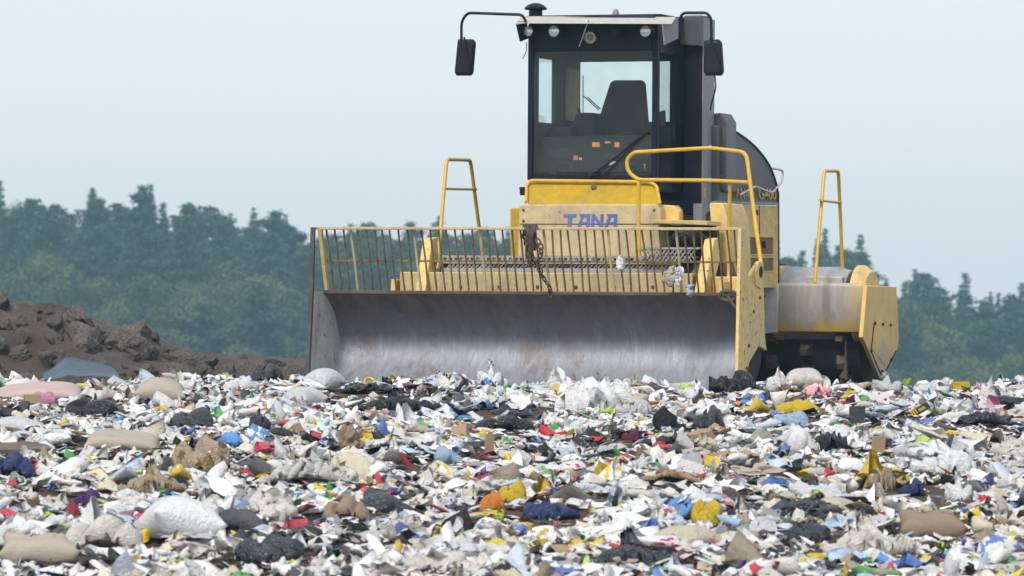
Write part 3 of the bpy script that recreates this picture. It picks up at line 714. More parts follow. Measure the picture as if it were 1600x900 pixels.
MB().box((uR + .002, 2.45, w0 + .02), (cu0, 3.1, pv(1050, 286, 2.6).z)).build('door_step', M['hood_grey'], cab, .01)
MB().box((cu1 + .013, 3.2, pv(1100, 308, 3.2).z), (cu1 + .016, 3.27, pv(1100, 293, 3.2).z)).build('label_plate', M['yellow_letter'], col)
tl0 = pv(1110.5, 170, 3.75); MB().box((tl0.x - .03, 3.72, tl0.z), (tl0.x + .03, 3.80, pv(1108, 122, 3.75).z)).build('tail_lamp', M['red_lens'], cab, .012)
# door edge and handle inside the right-hand glass
hnd = MB().prism([pu(1031, 175, uR + .01), pu(1040, 172, uR + .01), pu(1041, 196, uR + .01), pu(1032, 200, uR + .01)], (-.02, 0, 0)); hnd.build('door_lock', M['interior'], swr, .004)
# wiper
wp = MB().tube([pv(918, 279, VC - .03), pv(965, 244, VC - .04), pv(1000, 214, VC - .03)], .012, 6)
wpo = wp.build('wiper', M['black'], cab)
MB().tube([pv(945, 272, VC - .025), pv(1012, 205, VC - .025)], .009, 6).build('wiper_blade', M['black'], wpo)
# seat, console, dash
sb_ = [pv(952, 128, 3.35), pv(958, 125, 3.35), pv(1000, 125, 3.35), pv(1005, 129, 3.35), pv(1010, 195, 3.35), pv(1012, 225, 3.35), pv(925, 225, 3.35), pv(933, 190, 3.35)]
mb = MB(); m_ = sum(sb_, V3()) / len(sb_)
mb.loft([[m_ + (p - m_) * k + V3((0, dv, 0)) for p in sb_] for dv, k in ((0, .9), (.03, 1), (.1, 1), (.14, .9))])
seat = mb.build('operator_seat', M['seat_fabric'], cab, .02)
sc_ = pv(965, 228, 3.0); MB().box((sc_.x - .27, 2.85, sc_.z - .16), (sc_.x + .27, 3.4, sc_.z)).build('cushion', M['seat_fabric'], seat, .04)
MB().box((sc_.x - .2, 2.95, w0 + .013), (sc_.x + .2, 3.35, sc_.z - .16)).build('seat_base', M['black'], seat, .01)
cn = pv(912, 178, 3.2); con = MB().prism([pv(896, 190, 3.15), pv(898, 180, 3.15), pv(906, 176, 3.15), pv(926, 176, 3.15), pv(931, 184, 3.15), pv(930, 262, 3.15), pv(896, 262, 3.15)], (0, .35, 0)).build('armrest_console', M['interior_dark'], cab, .015)
MB().tube([pv(905, 180, 3.1), pv(905, 168, 3.08)], .022, 8, .012).build('joystick', M['black'], con)
MB().tube([pv(911, 178, 3.3), pv(911, 118, 3.3)], .006, 6).build('aerial', M['black'], con)
MB().tube([pv(912, 150, 3.3), pv(936, 172, 3.3)], .007, 6).build('lever', M['black'], con)
MB().tube([pv(918, 152, 3.3), pv(938, 170, 3.3)], .007, 6).build('lever', M['black'], con)
da = [(-.5, 0)]
dash = MB().prism([pv(836, 215, 2.62), pv(1014, 213, 2.62), pv(1014, 270, 2.45), pv(836, 270, 2.45)], (0, .14, .02)).build('dashboard', M['interior_dark'], cab, .02)
for x0, x1, y0, y1 in ((923, 936, 221, 231), (945, 955, 219, 223), (962, 970, 221, 231)):
    f_ = lambda x, y: pv(946 + (x - 946) * .9, 226 + (y - 226) * .75, 2.62 - (y - 214) / 56 * .17 - .006)
    MB().prism([f_(x0, y0), f_(x1, y0), f_(x1, y1), f_(x0, y1)], (0, .01, 0)).build('switch', M['orange'], dash)
gm = lambda x, y: pv(x, y, 2.62 - (y - 214) / 56 * .17 - .008)
for x, y, r_ in ((864, 266, .05), (880, 262, .055), (985, 265, .05), (1000, 262, .045), (945, 252, .03), (960, 262, .04)):
    MB().lathe([(0, -.004), (r_, -.004), (r_ * 1.1, .004), (r_ * 1.1, .02)], gm(x, y), (0, 1, .2), 16).build('gauge', M['interior'], dash)
for x0, x1, y0, y1, mt in ((858, 888, 232, 246, 'interior'), (896, 903, 243, 250, 'red_lens'), (944, 990, 240, 247, 'interior'), (952, 962, 252, 258, 'roof_light'), (990, 1004, 228, 246, 'interior'), (905, 909, 246, 250, 'roof_light'), (1004, 1008, 256, 263, 'tan_panel')):
    MB().prism([gm(x0, y0), gm(x1, y0), gm(x1, y1), gm(x0, y1)], (0, .012, 0)).build('control_panel' if mt == 'interior' else 'knob', M[mt], dash)
for y_ in (200, 206, 213): MB().box((pv(845, y_, 3.6).x, 3.6, pv(900, y_, 3.6).z), (pv(1010, y_, 3.6).x, 3.63, pv(900, y_ - 2.5, 3.6).z)).build('reflection_bar', M['trim_grey'], cab)  # thin pale bars put in for streaks of reflection in the cab
swc = pv(975, 232, 2.72); ring = [swc + V3((.17 * math.cos(t), .05 * math.sin(t), .17 * math.sin(t))) for t in np.linspace(0, 2 * math.pi, 25)[:-1]]
MB().tube(ring, .016, 8, closed=True).build('steering_wheel', M['black'], dash)
MB().box((uL + .055, 2.9, w0 + .02), (uL + .30, 3.85, pv(870, 200, 3.2).z)).build('side_console', M['interior_dark'], cab, .02)

# --- engine hood behind the cab
UH = 1.0
def hood_prism(px, u, t): return MB().prism([pu(x, y, u) for x, y in px], (t, 0, 0))
upper = [(1122, 196), (1136, 196), (1150, 206), (1170, 220), (1188, 238), (1202, 258), (1210, 277), (1215, 296), (1216, 318), (1122, 316)]
hood = hood_prism(upper, UH, -1.7).build('engine_hood', M['hood_grey'], root, .012)
curve = [pu(x, y, UH + .004) for x, y in upper[1:9]]
MB().tube(bez(curve, 4), .012, 6).build('hood_rim', M['black'], hood)
lower = hood_prism([(1132, 321), (1216, 322), (1216, 450), (1132, 450)], UH - .004, -1.69).build('engine_side', M['pale_yellow'], root, .008)
hood_prism([(1120, 314), (1216.5, 316), (1216.5, 321), (1120, 320)], UH + .008, -1.71).build('trim_strip', M['trim_grey'], hood)
MB().tube([pu(1216, 300, UH - .01), pu(1216.5, 450, UH - .01)], .014, 6).build('rear_edge', M['black'], lower)
for y0, y1 in ((370, 398), (402, 424)):
    vo = hood_prism([(1172, y0), (1207, y0), (1207, y1), (1172, y1)], UH + .003, -.01).build('vent_grille', M['vent'], lower)
    fr_ = MB()
    for a_, b_ in (((1171, y0), (1208, y0)), ((1171, y1), (1208, y1)), ((1171, y0), (1171, y1)), ((1208, y0), (1208, y1))): fr_.tube([pu(*a_, UH + .003), pu(*b_, UH + .003)], .008, 5)
    fr_.build('vent_frame', M['pale_yellow'], vo)
MB().tube([pu(1187, 320, UH), pu(1187, 366, UH)], .004, 5).build('panel_gap', M['rust_edge'], lower)
hd = MB().lathe([(.04, 0), (.04, .03), (.0, .035)], pu(1192, 382, UH), (1, 0, 0), 12); hd.build('latch', M['black'], lower)
hd = MB().lathe([(.03, 0), (.03, .03), (.0, .035)], pu(1180, 332, UH), (1, 0, 0), 12); hd.build('latch', M['black'], lower)
t0 = pu(1185, 311, UH + .003); t1 = pu(1185, 293, UH + .003)
words('G400', 'lettering', M['yellow_letter'], hood, V3((UH + .006, t0.y, t0.z)), t1.z - t0.z, 'side', .02, width=pu(1212, 311, UH).y - t0.y)
t0 = pu(1143, 309, UH + .003); t1 = pu(1143, 293, UH + .003)
words('TANA', 'lettering', M['yellow_letter'], hood, V3((UH + .006, t0.y, t0.z)), t1.z - t0.z, 'side', .01, width=pu(1171, 311, UH).y - t0.y)
bx0 = MB().prism([pv(1111, 178, 3.6), pv(1126, 176, 3.6), pv(1134, 190, 3.6), pv(1134, 300, 3.6), pv(1111, 300, 3.6)], (0, .4, 0)); bxo = bx0.build('air_filter_box', M['hood_grey'], root, .015)
rv = MB()
for y in (200, 225, 250, 275): rv.lathe([(.016, 0), (.012, .012)], pv(1126, y, 3.6), (0, -1, 0), 8)
rv.build('rivet', M['trim_grey'], bxo)
MB().tube([pv(1113, 297, 3.55), pv(1114, 285, 3.5), pv(1131, 283, 3.5)], .02, 8).build('pipe', M['black'], bxo)
MB().tube(rounded([pu(1155, 305, UH + .05), pu(1180, 291, UH + .06), pu(1206, 302, UH + .08), pu(1222, 284, UH + .08), pu(1224, 266, UH + .08), pu(1208, 263, UH + .02)], .08, 5), .013, 8).build('grab_handle', M['silver'], hood)

# --- handrails
rail_pts = rounded([pv(1170, 285, 1.05), pv(1110, 282, 1.2), pv(996, 281, 1.3), pv(981, 268, 1.3), pv(979, 250, 1.3), pv(990, 238, 1.3), pv(1110, 231, 1.2), pv(1166, 238, 1.05), pv(1178, 330, .9), pv(1189, 412, .66)], .09, 5)
rail = MB().tube(rail_pts, .021, 10).build('handrail', M['rail_yellow'], root)
MB().tube([pv(998, 283, 1.3), pv(998, 352, 1.3), pv(999, 405, 1.32)], .021, 10).build('rail_post', M['rail_yellow'], rail)
MB().tube([pv(1141, 284, 1.15), pv(1139, 350, 1.25), pv(1139, 440, 1.3)], .021, 10).build('rail_post', M['rail_yellow'], rail)
clampm = MB()
for p in (pv(1110, 231, 1.2), pv(1110, 282, 1.2)): clampm.tube([p - V3((.01, 0, 0)), p + V3((.01, 0, 0))], .027, 10)
clampm.build('rail_joint', M['silver'], rail)
def hoop(u, l0, l1, r1, r0, cb0, cb1):
    o = MB().tube(rounded([pu(*l0, u), pu(*l1, u), pu(*r1, u), pu(*r0, u)], .07, 4), .021, 10).build('handrail', M['rail_yellow'], root)
    MB().tube([pu(*cb0, u), pu(*cb1, u)], .014, 8).build('cross_rung', M['rail_yellow'], o)
hoop(-1.70, (683, 420), (698, 249), (735, 250), (757, 420), (694, 295), (744, 296))

# --- rear frame and drum
VRF = 5.75; UE = pv(1352, 443, VRF).x + .03
rf_ = [pv(1170, 441, VRF), pv(1352, 443, VRF), pv(1351, 470, VRF - .05), pv(1347, 517, VRF + .05), pv(1170, 524, VRF + .05), pv(1170, 470, VRF - .05)]
b0 = MB(); ua, ub = -UE + .05, pv(1352, 443, VRF).x
sec = lambda u: [V3((u, VRF + .06, pv(1300, 442, VRF).z)), V3((u, VRF, pv(1300, 446, VRF).z)), V3((u, VRF - .02, pv(1300, 480, VRF).z)), V3((u, VRF + .10, pv(1300, 519, VRF).z)), V3((u, VRF + .18, pv(1300, 519, VRF).z)), V3((u, VRF + .14, pv(1300, 442, VRF).z))]
b0.loft([sec(u) for u in np.linspace(ua, ub, 12)])
rear = b0.build('rear_frame', M['drum_frame'], root, .008)
kn = pv(1207, 480, VRF); MB().prism([pv(1188, 444, VRF - .12), pv(1216, 444, VRF - .06), pv(1214, 520, VRF + .0), pv(1188, 522, VRF - .04)], (0, .05, 0)).build('corner_plate', M['side_plate_inner'], rear, .01)
ep_px = [(1355, 446), (1401, 448), (1405, 530), (1402, 546), (1380, 592), (1375, 592), (1355, 542), (1348, 527), (1349, 516)]
ep = MB().prism([pu(x, y, UE) for x, y in ep_px], (-.05, 0, 0)).build('end_plate', M['end_plate'], rear, .008)
hatch = MB(); hp = [(1366, 505), (1394, 507), (1394, 545), (1384, 572), (1363, 545)]
hatch.prism([pu(x, y, UE + .006) for x, y in hp], (-.007, 0, 0)); hatch.build('hatch', M['end_plate'], ep)
ln = MB().tube([pu(1366, 505, UE + .005), pu(1361, 548, UE + .005), pu(1377, 586, UE + .005)], .007, 5)
ln.tube([pu(1380, 588, UE + .004), pu(1400, 548, UE + .004)], .007, 5)
ln.build('hatch_edge', M['soot_shade'], ep)
bt = MB()
for x, y in ((1367, 505), (1379, 506.5), (1391, 508), (1361, 548), (1392, 562), (1378, 580)): bt.lathe([(.02, 0), (.016, .016)], pu(x, y, UE + .006), (1, 0, 0), 8)
bt.build('bolt', M['soot_shade'], ep)
MB().prism([V3((-UE, VRF + .1, .4)), V3((-UE, VRF + .1, 1.2)), V3((-UE, 7.0, 1.2)), V3((-UE, 7.0, .4)), V3((-UE, 6.6, .1)), V3((-UE, 6.3, .1))], (.05, 0, 0)).build('end_plate', M['end_plate'], rear)
td = V3((0, 6.22, .98)); tr_ = pv(1300, 417, 6.2).z - .98 + .0
tk = MB().lathe([(.05, -1.85), (tr_ * .9, -1.85), (tr_, -1.8), (tr_, 1.60), (tr_ * .9, 1.75), (.05, 1.78)], td, (1, 0, 0), 40).build('tank', M['tank_grey'], rear)
for px in (1212, ):
    u = pv(px, 425, 6.0).x; MB().lathe([(tr_ - .02, 0), (tr_ + .012, 0), (tr_ + .012, .09), (tr_ - .02, .09)], td + V3((u, 0, 0)), (1, 0, 0), 40).build('tank_strap', M['pale_yellow'], tk)
u = pv(1334, 425, 6.0).x; MB().lathe([(tr_ - .02, 0), (tr_ + .02, 0), (tr_ + .02, .07), (tr_ * .88, UE - .08 - u), (tr_ * .3, UE - .07 - u)], td + V3((u, 0, 0)), (1, 0, 0), 40).build('tank_end', M['pale_yellow'], tk)
sh0, sh1 = pv(1262, 440, 5.9).x, pv(1318, 440, 5.9).x
MB().box((sh0, 5.84, pv(1290, 444, 5.84).z), (sh1, 5.98, pv(1290, 432, 5.84).z)).build('tank_step', M['roof_light'], tk, .015)
rd = drum('rear_drum', 6.64, .60, 1.88, .60, 2)
for px, py, h_ in ((1317, 575, .30), (1258, 590, .12)):
    scr_ = MB(); c = pv(px, py, 5.86); scr_.prism([c + V3((-.05, 0, -.10)), c + V3((.05, 0, -.14)), c + V3((.035, 0, h_)), c + V3((.022, 0, h_)), c + V3((.01, 0, -.02))], (0, .06, 0))
    scr_.build('scraper_tooth', M['rust_edge'], rear, .01)
MB().box((-1.9, VRF + .2, .88), (1.9, 6.9, .93)).build('drum_cover', M['soot_shade'], rear)
hoop(1.55, (1273, 442), (1288, 267), (1310, 267), (1317, 432), (1280, 313), (1314, 317))

# ------------------------------------------------------------------ chain over the screen
def torus_link(c, a_, b_, R1=.030, r=.009):
    pts = []
    for k in range(14):
        t = 2 * math.pi * k / 14; pts.append(c + a_ * (R1 * 1.35 * math.cos(t)) + b_ * (R1 * .75 * math.sin(t)))
    return pts
ch = MB(); Mroot = Matrix.Translation(root.location) @ Matrix.Rotation(-YAW, 4, 'Z')
def chain_run(pts):
    P = bez(pts, 14); acc = 0; prev = P[0]; k = 0
    for p in P[1:]:
        acc += (p - prev).length
        if acc > .052:
            t = (p - prev).normalized(); n1 = t.orthogonal().normalized(); n1.rotate(Matrix.Rotation(rnd.uniform(0, 6), 3, t)); b_ = n1
            ch.tube(torus_link(p, t, b_), .0085, 6, closed=True); acc = 0; k += 1
        prev = p
for s in range(9):
    du = rnd.uniform(-6, 6); low = rnd.uniform(395, 420); du2 = rnd.uniform(-7, 5)
    chain_run([pv(820 + s * 2.0, 385 + s, .22), pv(819 + s * 2.1, 360, .12), pv(822 + s * 1.8, 355 - rnd.uniform(0, 2), .05), pv(822 + s * 1.8 + rnd.uniform(-3, 3), 362, .0), pv(826 + du * .8, 385, .02), pv(828 + du2 * .6, low, .06)])
chain_run([pv(832, 400, .06), pv(842, 418, .12), pv(848, 432, .18), pv(858, 448, .24), pv(860, 460, .26)])
chain_run([pv(836, 370, .02), pv(845, 385, .05), pv(844, 400, .1), pv(833, 410, .08)])
cho = ch.build('rusty_chain', M['rust_edge']); cho.matrix_world = Mroot
tag(cho, 'bunch of rusty chain hung over the top rail of the guard screen', 'chain')
hk = MB(); c = pv(1138, 462, .2)
hk.tube([c + V3((.09 * math.cos(t), -.02 * math.sin(t), .05 * math.sin(t))) for t in np.linspace(0, 2 * math.pi, 17)[:-1]], .02, 8, closed=True)
hk.tube([c + V3((-.03, 0, .03)), c + V3((.06, .0, -.10)), c + V3((.12, .0, -.16))], .016, 6)
hko = hk.build('lifting_shackle', M['rust_edge'], blade)

# ------------------------------------------------------------------ rubbish: meshes
def film(name, col, rough=.36, trans=.26, prints=None, scale=3.0, dirt=.25, amount=.6):
    """thin plastic: dirty base colour, optional printed patches, fine crumples in the normal"""
    m, nt, b = new_mat(name); out = nt.nodes['Material Output']
    tcn = nd(nt, 'ShaderNodeTexCoord'); oi = nd(nt, 'ShaderNodeObjectInfo')
    sh = nd(nt, 'ShaderNodeVectorMath', operation='ADD'); nt.links.new(tcn.outputs['Object'], sh.inputs[0]); rv_ = nd(nt, 'ShaderNodeVectorMath', operation='SCALE')
    rv_.inputs[0].default_value = (9, 7, 5); nt.links.new(oi.outputs['Random'], rv_.inputs['Scale']); nt.links.new(rv_.outputs[0], sh.inputs[1])
    def nz(s, dt, ro=.6):
        n = nd(nt, 'ShaderNodeTexNoise'); n.inputs['Scale'].default_value = s; n.inputs['Detail'].default_value = dt; n.inputs['Roughness'].default_value = ro; nt.links.new(sh.outputs[0], n.inputs['Vector']); return n.outputs['Fac']
    c = mix(nt, math_n(nt, 'MULTIPLY', ramp(nt, nz(1.4, 6, .7), .45, .75), dirt), col, (.20, .15, .11))
    if prints:
        vo = nd(nt, 'ShaderNodeTexVoronoi'); vo.inputs['Scale'].default_value = scale; nt.links.new(sh.outputs[0], vo.inputs['Vector'])
        msk = math_n(nt, 'MULTIPLY', ramp(nt, nz(1.5, 2), .60 - amount * .12, .62 - amount * .12), ramp(nt, vo.outputs['Distance'], .42, .38))
        pc = prints[0]
        if len(prints) > 1: pc = mix(nt, ramp(nt, nz(1.1, 1), .48, .52), prints[0], prints[1])
        c = mix(nt, msk, c, pc)
    nt.links.new(c, b.inputs['Base Color']); b.inputs['Roughness'].default_value = rough
    wv = nd(nt, 'ShaderNodeTexVoronoi', feature='DISTANCE_TO_EDGE'); wv.inputs['Scale'].default_value = 4.5
    wp_ = nd(nt, 'ShaderNodeVectorMath', operation='ADD'); nn = nd(nt, 'ShaderNodeTexNoise'); nn.inputs['Scale'].default_value = 3; nt.links.new(sh.outputs[0], nn.inputs['Vector'])
    nt.links.new(sh.outputs[0], wp_.inputs[0]); nt.links.new(nn.outputs['Color'], wp_.inputs[1]); nt.links.new(wp_.outputs[0], wv.inputs['Vector'])
    bump(nt, b, math_n(nt, 'ADD', math_n(nt, 'MULTIPLY', wv.outputs['Distance'], 1.0), math_n(nt, 'MULTIPLY', nz(6, 3, .5), .25)), .022, .75 if rough < .5 else .25)
    if trans:
        tl = nd(nt, 'ShaderNodeBsdfTranslucent'); nt.links.new(c, tl.inputs[0]); ms = nd(nt, 'ShaderNodeMixShader'); ms.inputs[0].default_value = trans
        nt.links.new(b.outputs[0], ms.inputs[1]); nt.links.new(tl.outputs[0], ms.inputs[2]); nt.links.new(ms.outputs[0], out.inputs[0])
    return m
W = {}
WHITE = (.86, .86, .86)
W['white'] = film('white_film', WHITE, dirt=.2); W['greyish'] = film('cloudy_film', (.68, .69, .70), trans=.25, dirt=.3); W['dirty'] = film('dirty_white_film', (.74, .71, .66), trans=.3, dirt=.4)
W['cream'] = film('cream_film', (.66, .60, .46), dirt=.4); W['bluewhite'] = film('bluish_white_film', (.56, .64, .74), trans=.25, dirt=.15)
W['pblue'] = film('blue_printed_film', WHITE, prints=[(.05, .12, .50), (.12, .35, .70)], dirt=.1); W['pred'] = film('red_printed_film', WHITE, prints=[(.55, .02, .05), (.60, .08, .2)], dirt=.1)
W['pgreen'] = film('green_printed_film', (.78, .78, .72), prints=[(.05, .35, .09), (.25, .5, .05)], dirt=.15); W['pyellow'] = film('yellow_printed_film', WHITE, prints=[(.75, .55, .02), (.6, .15, .02)], dirt=.1)
W['black'] = film('black_film', (.014, .015, .020), .20, 0, dirt=.12); W['charcoal'] = film('charcoal_film', (.042, .047, .060), .24, .05, dirt=.14)
W['beige'] = film('beige_sackcloth', (.38, .33, .26), .55, 0, dirt=.35); W['brown'] = film('brown_film', (.25, .185, .125), .6, .05, dirt=.5); W['cardboard'] = film('cardboard', (.33, .23, .13), .85, 0, dirt=.35)
W['blue'] = film('blue_film', (.10, .28, .62), dirt=.15); W['navy'] = film('navy_film', (.035, .055, .17), dirt=.2); W['paleblue'] = film('pale_blue_film', (.40, .54, .70), trans=.22, dirt=.15)
W['yellow'] = film('yellow_film', (.72, .52, .02), dirt=.15); W['orange'] = film('orange_film', (.72, .26, .03), dirt=.15); W['red'] = film('red_film', (.52, .02, .03), dirt=.15)
W['pink'] = film('pink_film', (.72, .30, .46), dirt=.15); W['green'] = film('green_film', (.08, .36, .10), dirt=.2); W['lime'] = film('lime_film', (.42, .62, .06), dirt=.1); W['purple'] = film('purple_film', (.10, .035, .22), dirt=.15)
W['maroon'] = film('maroon_film', (.16, .02, .05), dirt=.2); W['amber'] = film('amber_bag_film', (.46, .37, .26), .16, .3, prints=[(.44, .28, .05), (.20, .12, .06)], scale=2.0, dirt=.4, amount=1.2)
W['tarp'] = film('blue_grey_tarpaulin', (.045, .080, .115), .4, .05, dirt=.3); W['dusky'] = film('dusky_pink_sackcloth', (.47, .35, .32), .55, 0, dirt=.3)
W['checked'] = None
COLW = {'white': 'white', 'greyish': 'cloudy grey', 'dirty': 'dirty white', 'cream': 'cream', 'bluewhite': 'bluish white', 'pblue': 'blue-printed white', 'pred': 'red-printed white', 'pgreen': 'green-printed', 'pyellow': 'yellow-printed white',
        'black': 'black', 'charcoal': 'charcoal grey', 'beige': 'beige', 'brown': 'brown', 'blue': 'blue', 'navy': 'navy blue', 'paleblue': 'pale blue', 'yellow': 'yellow', 'orange': 'orange', 'red': 'red', 'pink': 'pink', 'green': 'green', 'lime': 'lime green', 'purple': 'purple', 'maroon': 'maroon', 'cardboard': 'brown cardboard'}
def bag_shape(seed, base, amp=.32, knot=True, flat=.55, freq=1.5):
    g = np.random.default_rng(seed); v, f = base; v = v.copy()
    r = 1 + folds(v, g, 5, freq, amp) * .8 + folds(v, g, 6, freq * 2.3, amp * .34) + folds(v, g, 6, freq * 4.5, amp * .06)
    if knot:
        kdir = np.array([g.normal() * .8, g.normal() * .8, .9]); kdir /= np.linalg.norm(kdir); q = v @ kdir
        r += .55 * np.clip((q - .86) / .14, 0, 1) ** 1.5 - .12 * np.clip(1 - np.abs(q - .78) / .12, 0, 1)
        ax = np.cross(kdir, [1, .2, 0]); ax /= np.linalg.norm(ax); ph = np.arctan2(v @ np.cross(kdir, ax), v @ ax) + folds(v, g, 2, 1.5, .6)
        for nn_, aa_ in ((5, .10), (11, .05)): r -= aa_ * np.abs((ph * nn_ / math.pi + g.uniform(0, 2)) % 2 - 1) ** 2 * np.clip((q + .2) / .9, 0, 1) * np.clip((1.02 - q) * 6, 0, 1)
    v = v * r[:, None] * np.array([1, g.uniform(.7, 1), flat])
    v += .12 * np.stack([folds(v, g, 3, 2, 1), folds(v, g, 3, 2, 1), folds(v, g, 3, 2, 1)], 1) * .5
    lo = -.28; v[:, 2] = np.where(v[:, 2] < lo, lo + (v[:, 2] - lo) * .15, v[:, 2])
    return v, f
def sheet_shape(seed, n, amp=.5):
    g = np.random.default_rng(seed); a = np.linspace(-1, 1, n); x, y = np.meshgrid(a, a); x = x.ravel(); y = y.ravel(); p = np.stack([x, y, 0 * x], 1)
    z = folds(p, g, 3, 1.0, amp) + folds(p, g, 4, 2.0, amp * .42) + folds(p, g, 4, 4.5, amp * .10)
    ang = np.arctan2(y, x); edge = 1 + .22 * np.sin(ang * 2 + g.uniform(0, 6)) + .13 * np.sin(ang * 5 + g.uniform(0, 6)) + .06 * np.sin(ang * 11 + g.uniform(0, 6))
    sq = np.maximum(np.abs(x), np.abs(y)); rr = np.hypot(x, y) + 1e-6; k = edge * (.2 + .8 * sq / rr)
    v = np.stack([x * k, y * k * g.uniform(.55, 1), z - .30 * rr ** 2], 1)
    v += .18 * np.stack([folds(v, g, 3, 2, 1), folds(v, g, 3, 2, 1), np.zeros(len(v))], 1)
    tilt = g.uniform(.1, .6); t = g.uniform(0, 6.28); v[:, 2] += (v[:, 0] * math.cos(t) + v[:, 1] * math.sin(t)) * tilt
    i = np.arange(n * n).reshape(n, n); f = np.stack([i[:-1, :-1], i[:-1, 1:], i[1:, 1:], i[1:, :-1]], -1).reshape(-1, 4)
    return v, f
# --- film shapes come from a small cloth simulation: closed pouches filled, tied and settled on the ground, and loose sheets pushed together
def cloth(P, E, L0, K, F, steps, g, press=0.0, floor=None, lid=None, pins=None, squeeze=None, iters=7):
    V = np.zeros_like(P); n = len(P); cnt = np.bincount(E.ravel(), minlength=n).astype(float)
    for st_ in range(steps):
        V[:, 2] -= .06
        if press:
            N = np.cross(P[F[:, 2]] - P[F[:, 0]], P[F[:, 3]] - P[F[:, 1]]); p_ = press * (n / 1684) * min(1, st_ / 40)
            for k in range(4):
                for c in range(3): V[:, c] += np.bincount(F[:, k], N[:, c], n) * p_
        V *= .965; Q = P + V * .02
        if squeeze is not None: Q[:, :2] *= 1 - squeeze * min(1, (steps - st_) / steps * 1.5)
        for it in range(iters):
            d = Q[E[:, 1]] - Q[E[:, 0]]; l = np.linalg.norm(d, axis=1) + 1e-9
            w = ((l - L0) / l * K)[:, None] * d * .5
            for c in range(3): Q[:, c] += (np.bincount(E[:, 0], w[:, c], n) - np.bincount(E[:, 1], w[:, c], n)) / cnt * 3.2
            if pins is not None:
                i, tgt = pins; Q[i] += (tgt - Q[i]) * min(.6, st_ / steps)
            if floor is not None:
                h = floor(Q); m = Q[:, 2] < h; Q[m, 2] = h[m]; Q[m, :2] = P[m, :2] + (Q[m, :2] - P[m, :2]) * .5
            if lid is not None: Q[:, 2] = np.minimum(Q[:, 2], lid(Q))
        V = (Q - P) / .02; sp_ = np.linalg.norm(V, axis=1); V *= np.minimum(1, 4 / (sp_ + 1e-9))[:, None]; P = Q
    return P
def grid_edges(I, S, Sh, B):
    S += [np.stack([I[:, :-1].ravel(), I[:, 1:].ravel()], 1), np.stack([I[:-1].ravel(), I[1:].ravel()], 1)]
    Sh += [np.stack([I[:-1, :-1].ravel(), I[1:, 1:].ravel()], 1), np.stack([I[1:, :-1].ravel(), I[:-1, 1:].ravel()], 1)]
    B += [np.stack([I[:, :-2].ravel(), I[:, 2:].ravel()], 1), np.stack([I[:-2].ravel(), I[2:].ravel()], 1)]
def quads(I): return np.stack([I[:-1, :-1], I[:-1, 1:], I[1:, 1:], I[1:, :-1]], -1).reshape(-1, 4)
def rumple(g, amp, n=6):
    ks = [(g.normal(size=2) * 2.2, g.uniform(0, 6.28), g.uniform(.3, 1)) for _ in range(n)]
    return lambda Q: amp * sum(a * np.sin(Q[:, 0] * k[0] + Q[:, 1] * k[1] + p) for k, p, a in ks) / n * 2
def finish(P, f):
    P = P - [(P[:, 0].max() + P[:, 0].min()) / 2, (P[:, 1].max() + P[:, 1].min()) / 2, 0]; s_ = np.abs(P[:, :2]).max(); P = P / s_
    P[:, 2] -= P[:, 2].min() + .28; return P, f
def pouch(seed, n, fill, tied, sq, steps=130):
    g = np.random.default_rng(seed); a = np.linspace(-1, 1, n); x, y = np.meshgrid(a, a * g.uniform(.75, 1.2)); I = np.arange(n * n).reshape(n, n)
    J = I.copy(); J[1:-1, 1:-1] = n * n + np.arange((n - 2) ** 2).reshape(n - 2, n - 2)
    bulge = .06 * (1 - a[None, :] ** 2) * (1 - a[:, None] ** 2); top = np.stack([x, y, bulge + .25], -1).reshape(-1, 3)
    bot = np.stack([x, y, -bulge + .25], -1)[1:-1, 1:-1].reshape(-1, 3); P = np.concatenate([top, bot]); flat0 = P.copy(); flat0[:, 2] = 0
    S, Sh, B = [], [], []; grid_edges(I, S, Sh, B); grid_edges(J, S, Sh, B); S, Sh, B = map(np.concatenate, (S, Sh, B))
    E = np.concatenate([S, Sh, B]); L0 = np.linalg.norm(flat0[E[:, 1]] - flat0[E[:, 0]], axis=1); K = np.concatenate([np.ones(len(S)), np.full(len(Sh), .7), np.full(len(B), .06)])
    P += g.normal(size=P.shape) * .012; F = np.concatenate([quads(I), quads(J)[:, ::-1]]); pins = None
    if tied: pins = (I[-1], np.array([g.uniform(-.3, .3), g.uniform(.45, .8), g.uniform(.16, .42)]) + g.normal(size=(n, 3)) * [.07, .06, .04])
    hf = rumple(g, .10); tx, ty, h0 = g.uniform(-.25, .25), g.uniform(-.25, .25), g.uniform(.45, .95)
    P = cloth(P, E, L0, K, F, steps, g, fill, lambda Q: hf(Q), lambda Q: h0 + tx * Q[:, 0] + ty * Q[:, 1] + (.15 if tied else 0), pins, sq)
    return finish(P, F)
def drape(seed, n, sq, steps=120):
    g = np.random.default_rng(seed); a = np.linspace(-1, 1, n); x, y = np.meshgrid(a, a * g.uniform(.6, 1)); I = np.arange(n * n).reshape(n, n)
    P = np.stack([x, y, 0 * x + .35], -1).reshape(-1, 3); S, Sh, B = [], [], []; grid_edges(I, S, Sh, B); S, Sh, B = map(np.concatenate, (S, Sh, B))
    E = np.concatenate([S, Sh, B]); L0 = np.linalg.norm(P[E[:, 1]] - P[E[:, 0]], axis=1); K = np.concatenate([np.ones(len(S)), np.full(len(Sh), .7), np.full(len(B), .10)])
    P += g.normal(size=P.shape) * [.01, .01, .05]; hf = rumple(g, .22)
    P = cloth(P, E, L0, K, None, steps, g, 0, lambda Q: hf(Q), None, None, sq)
    return finish(P, quads(I))
POUCH = [pouch(800 + i, 30, (2, 3.5, 5, 2.8)[i % 4], i % 3 != 2, (.0022, .0028, .0018)[i % 3]) for i in range(12)]
SACKS = [pouch(830 + i, 26, 9, False, .0012) for i in range(3)]
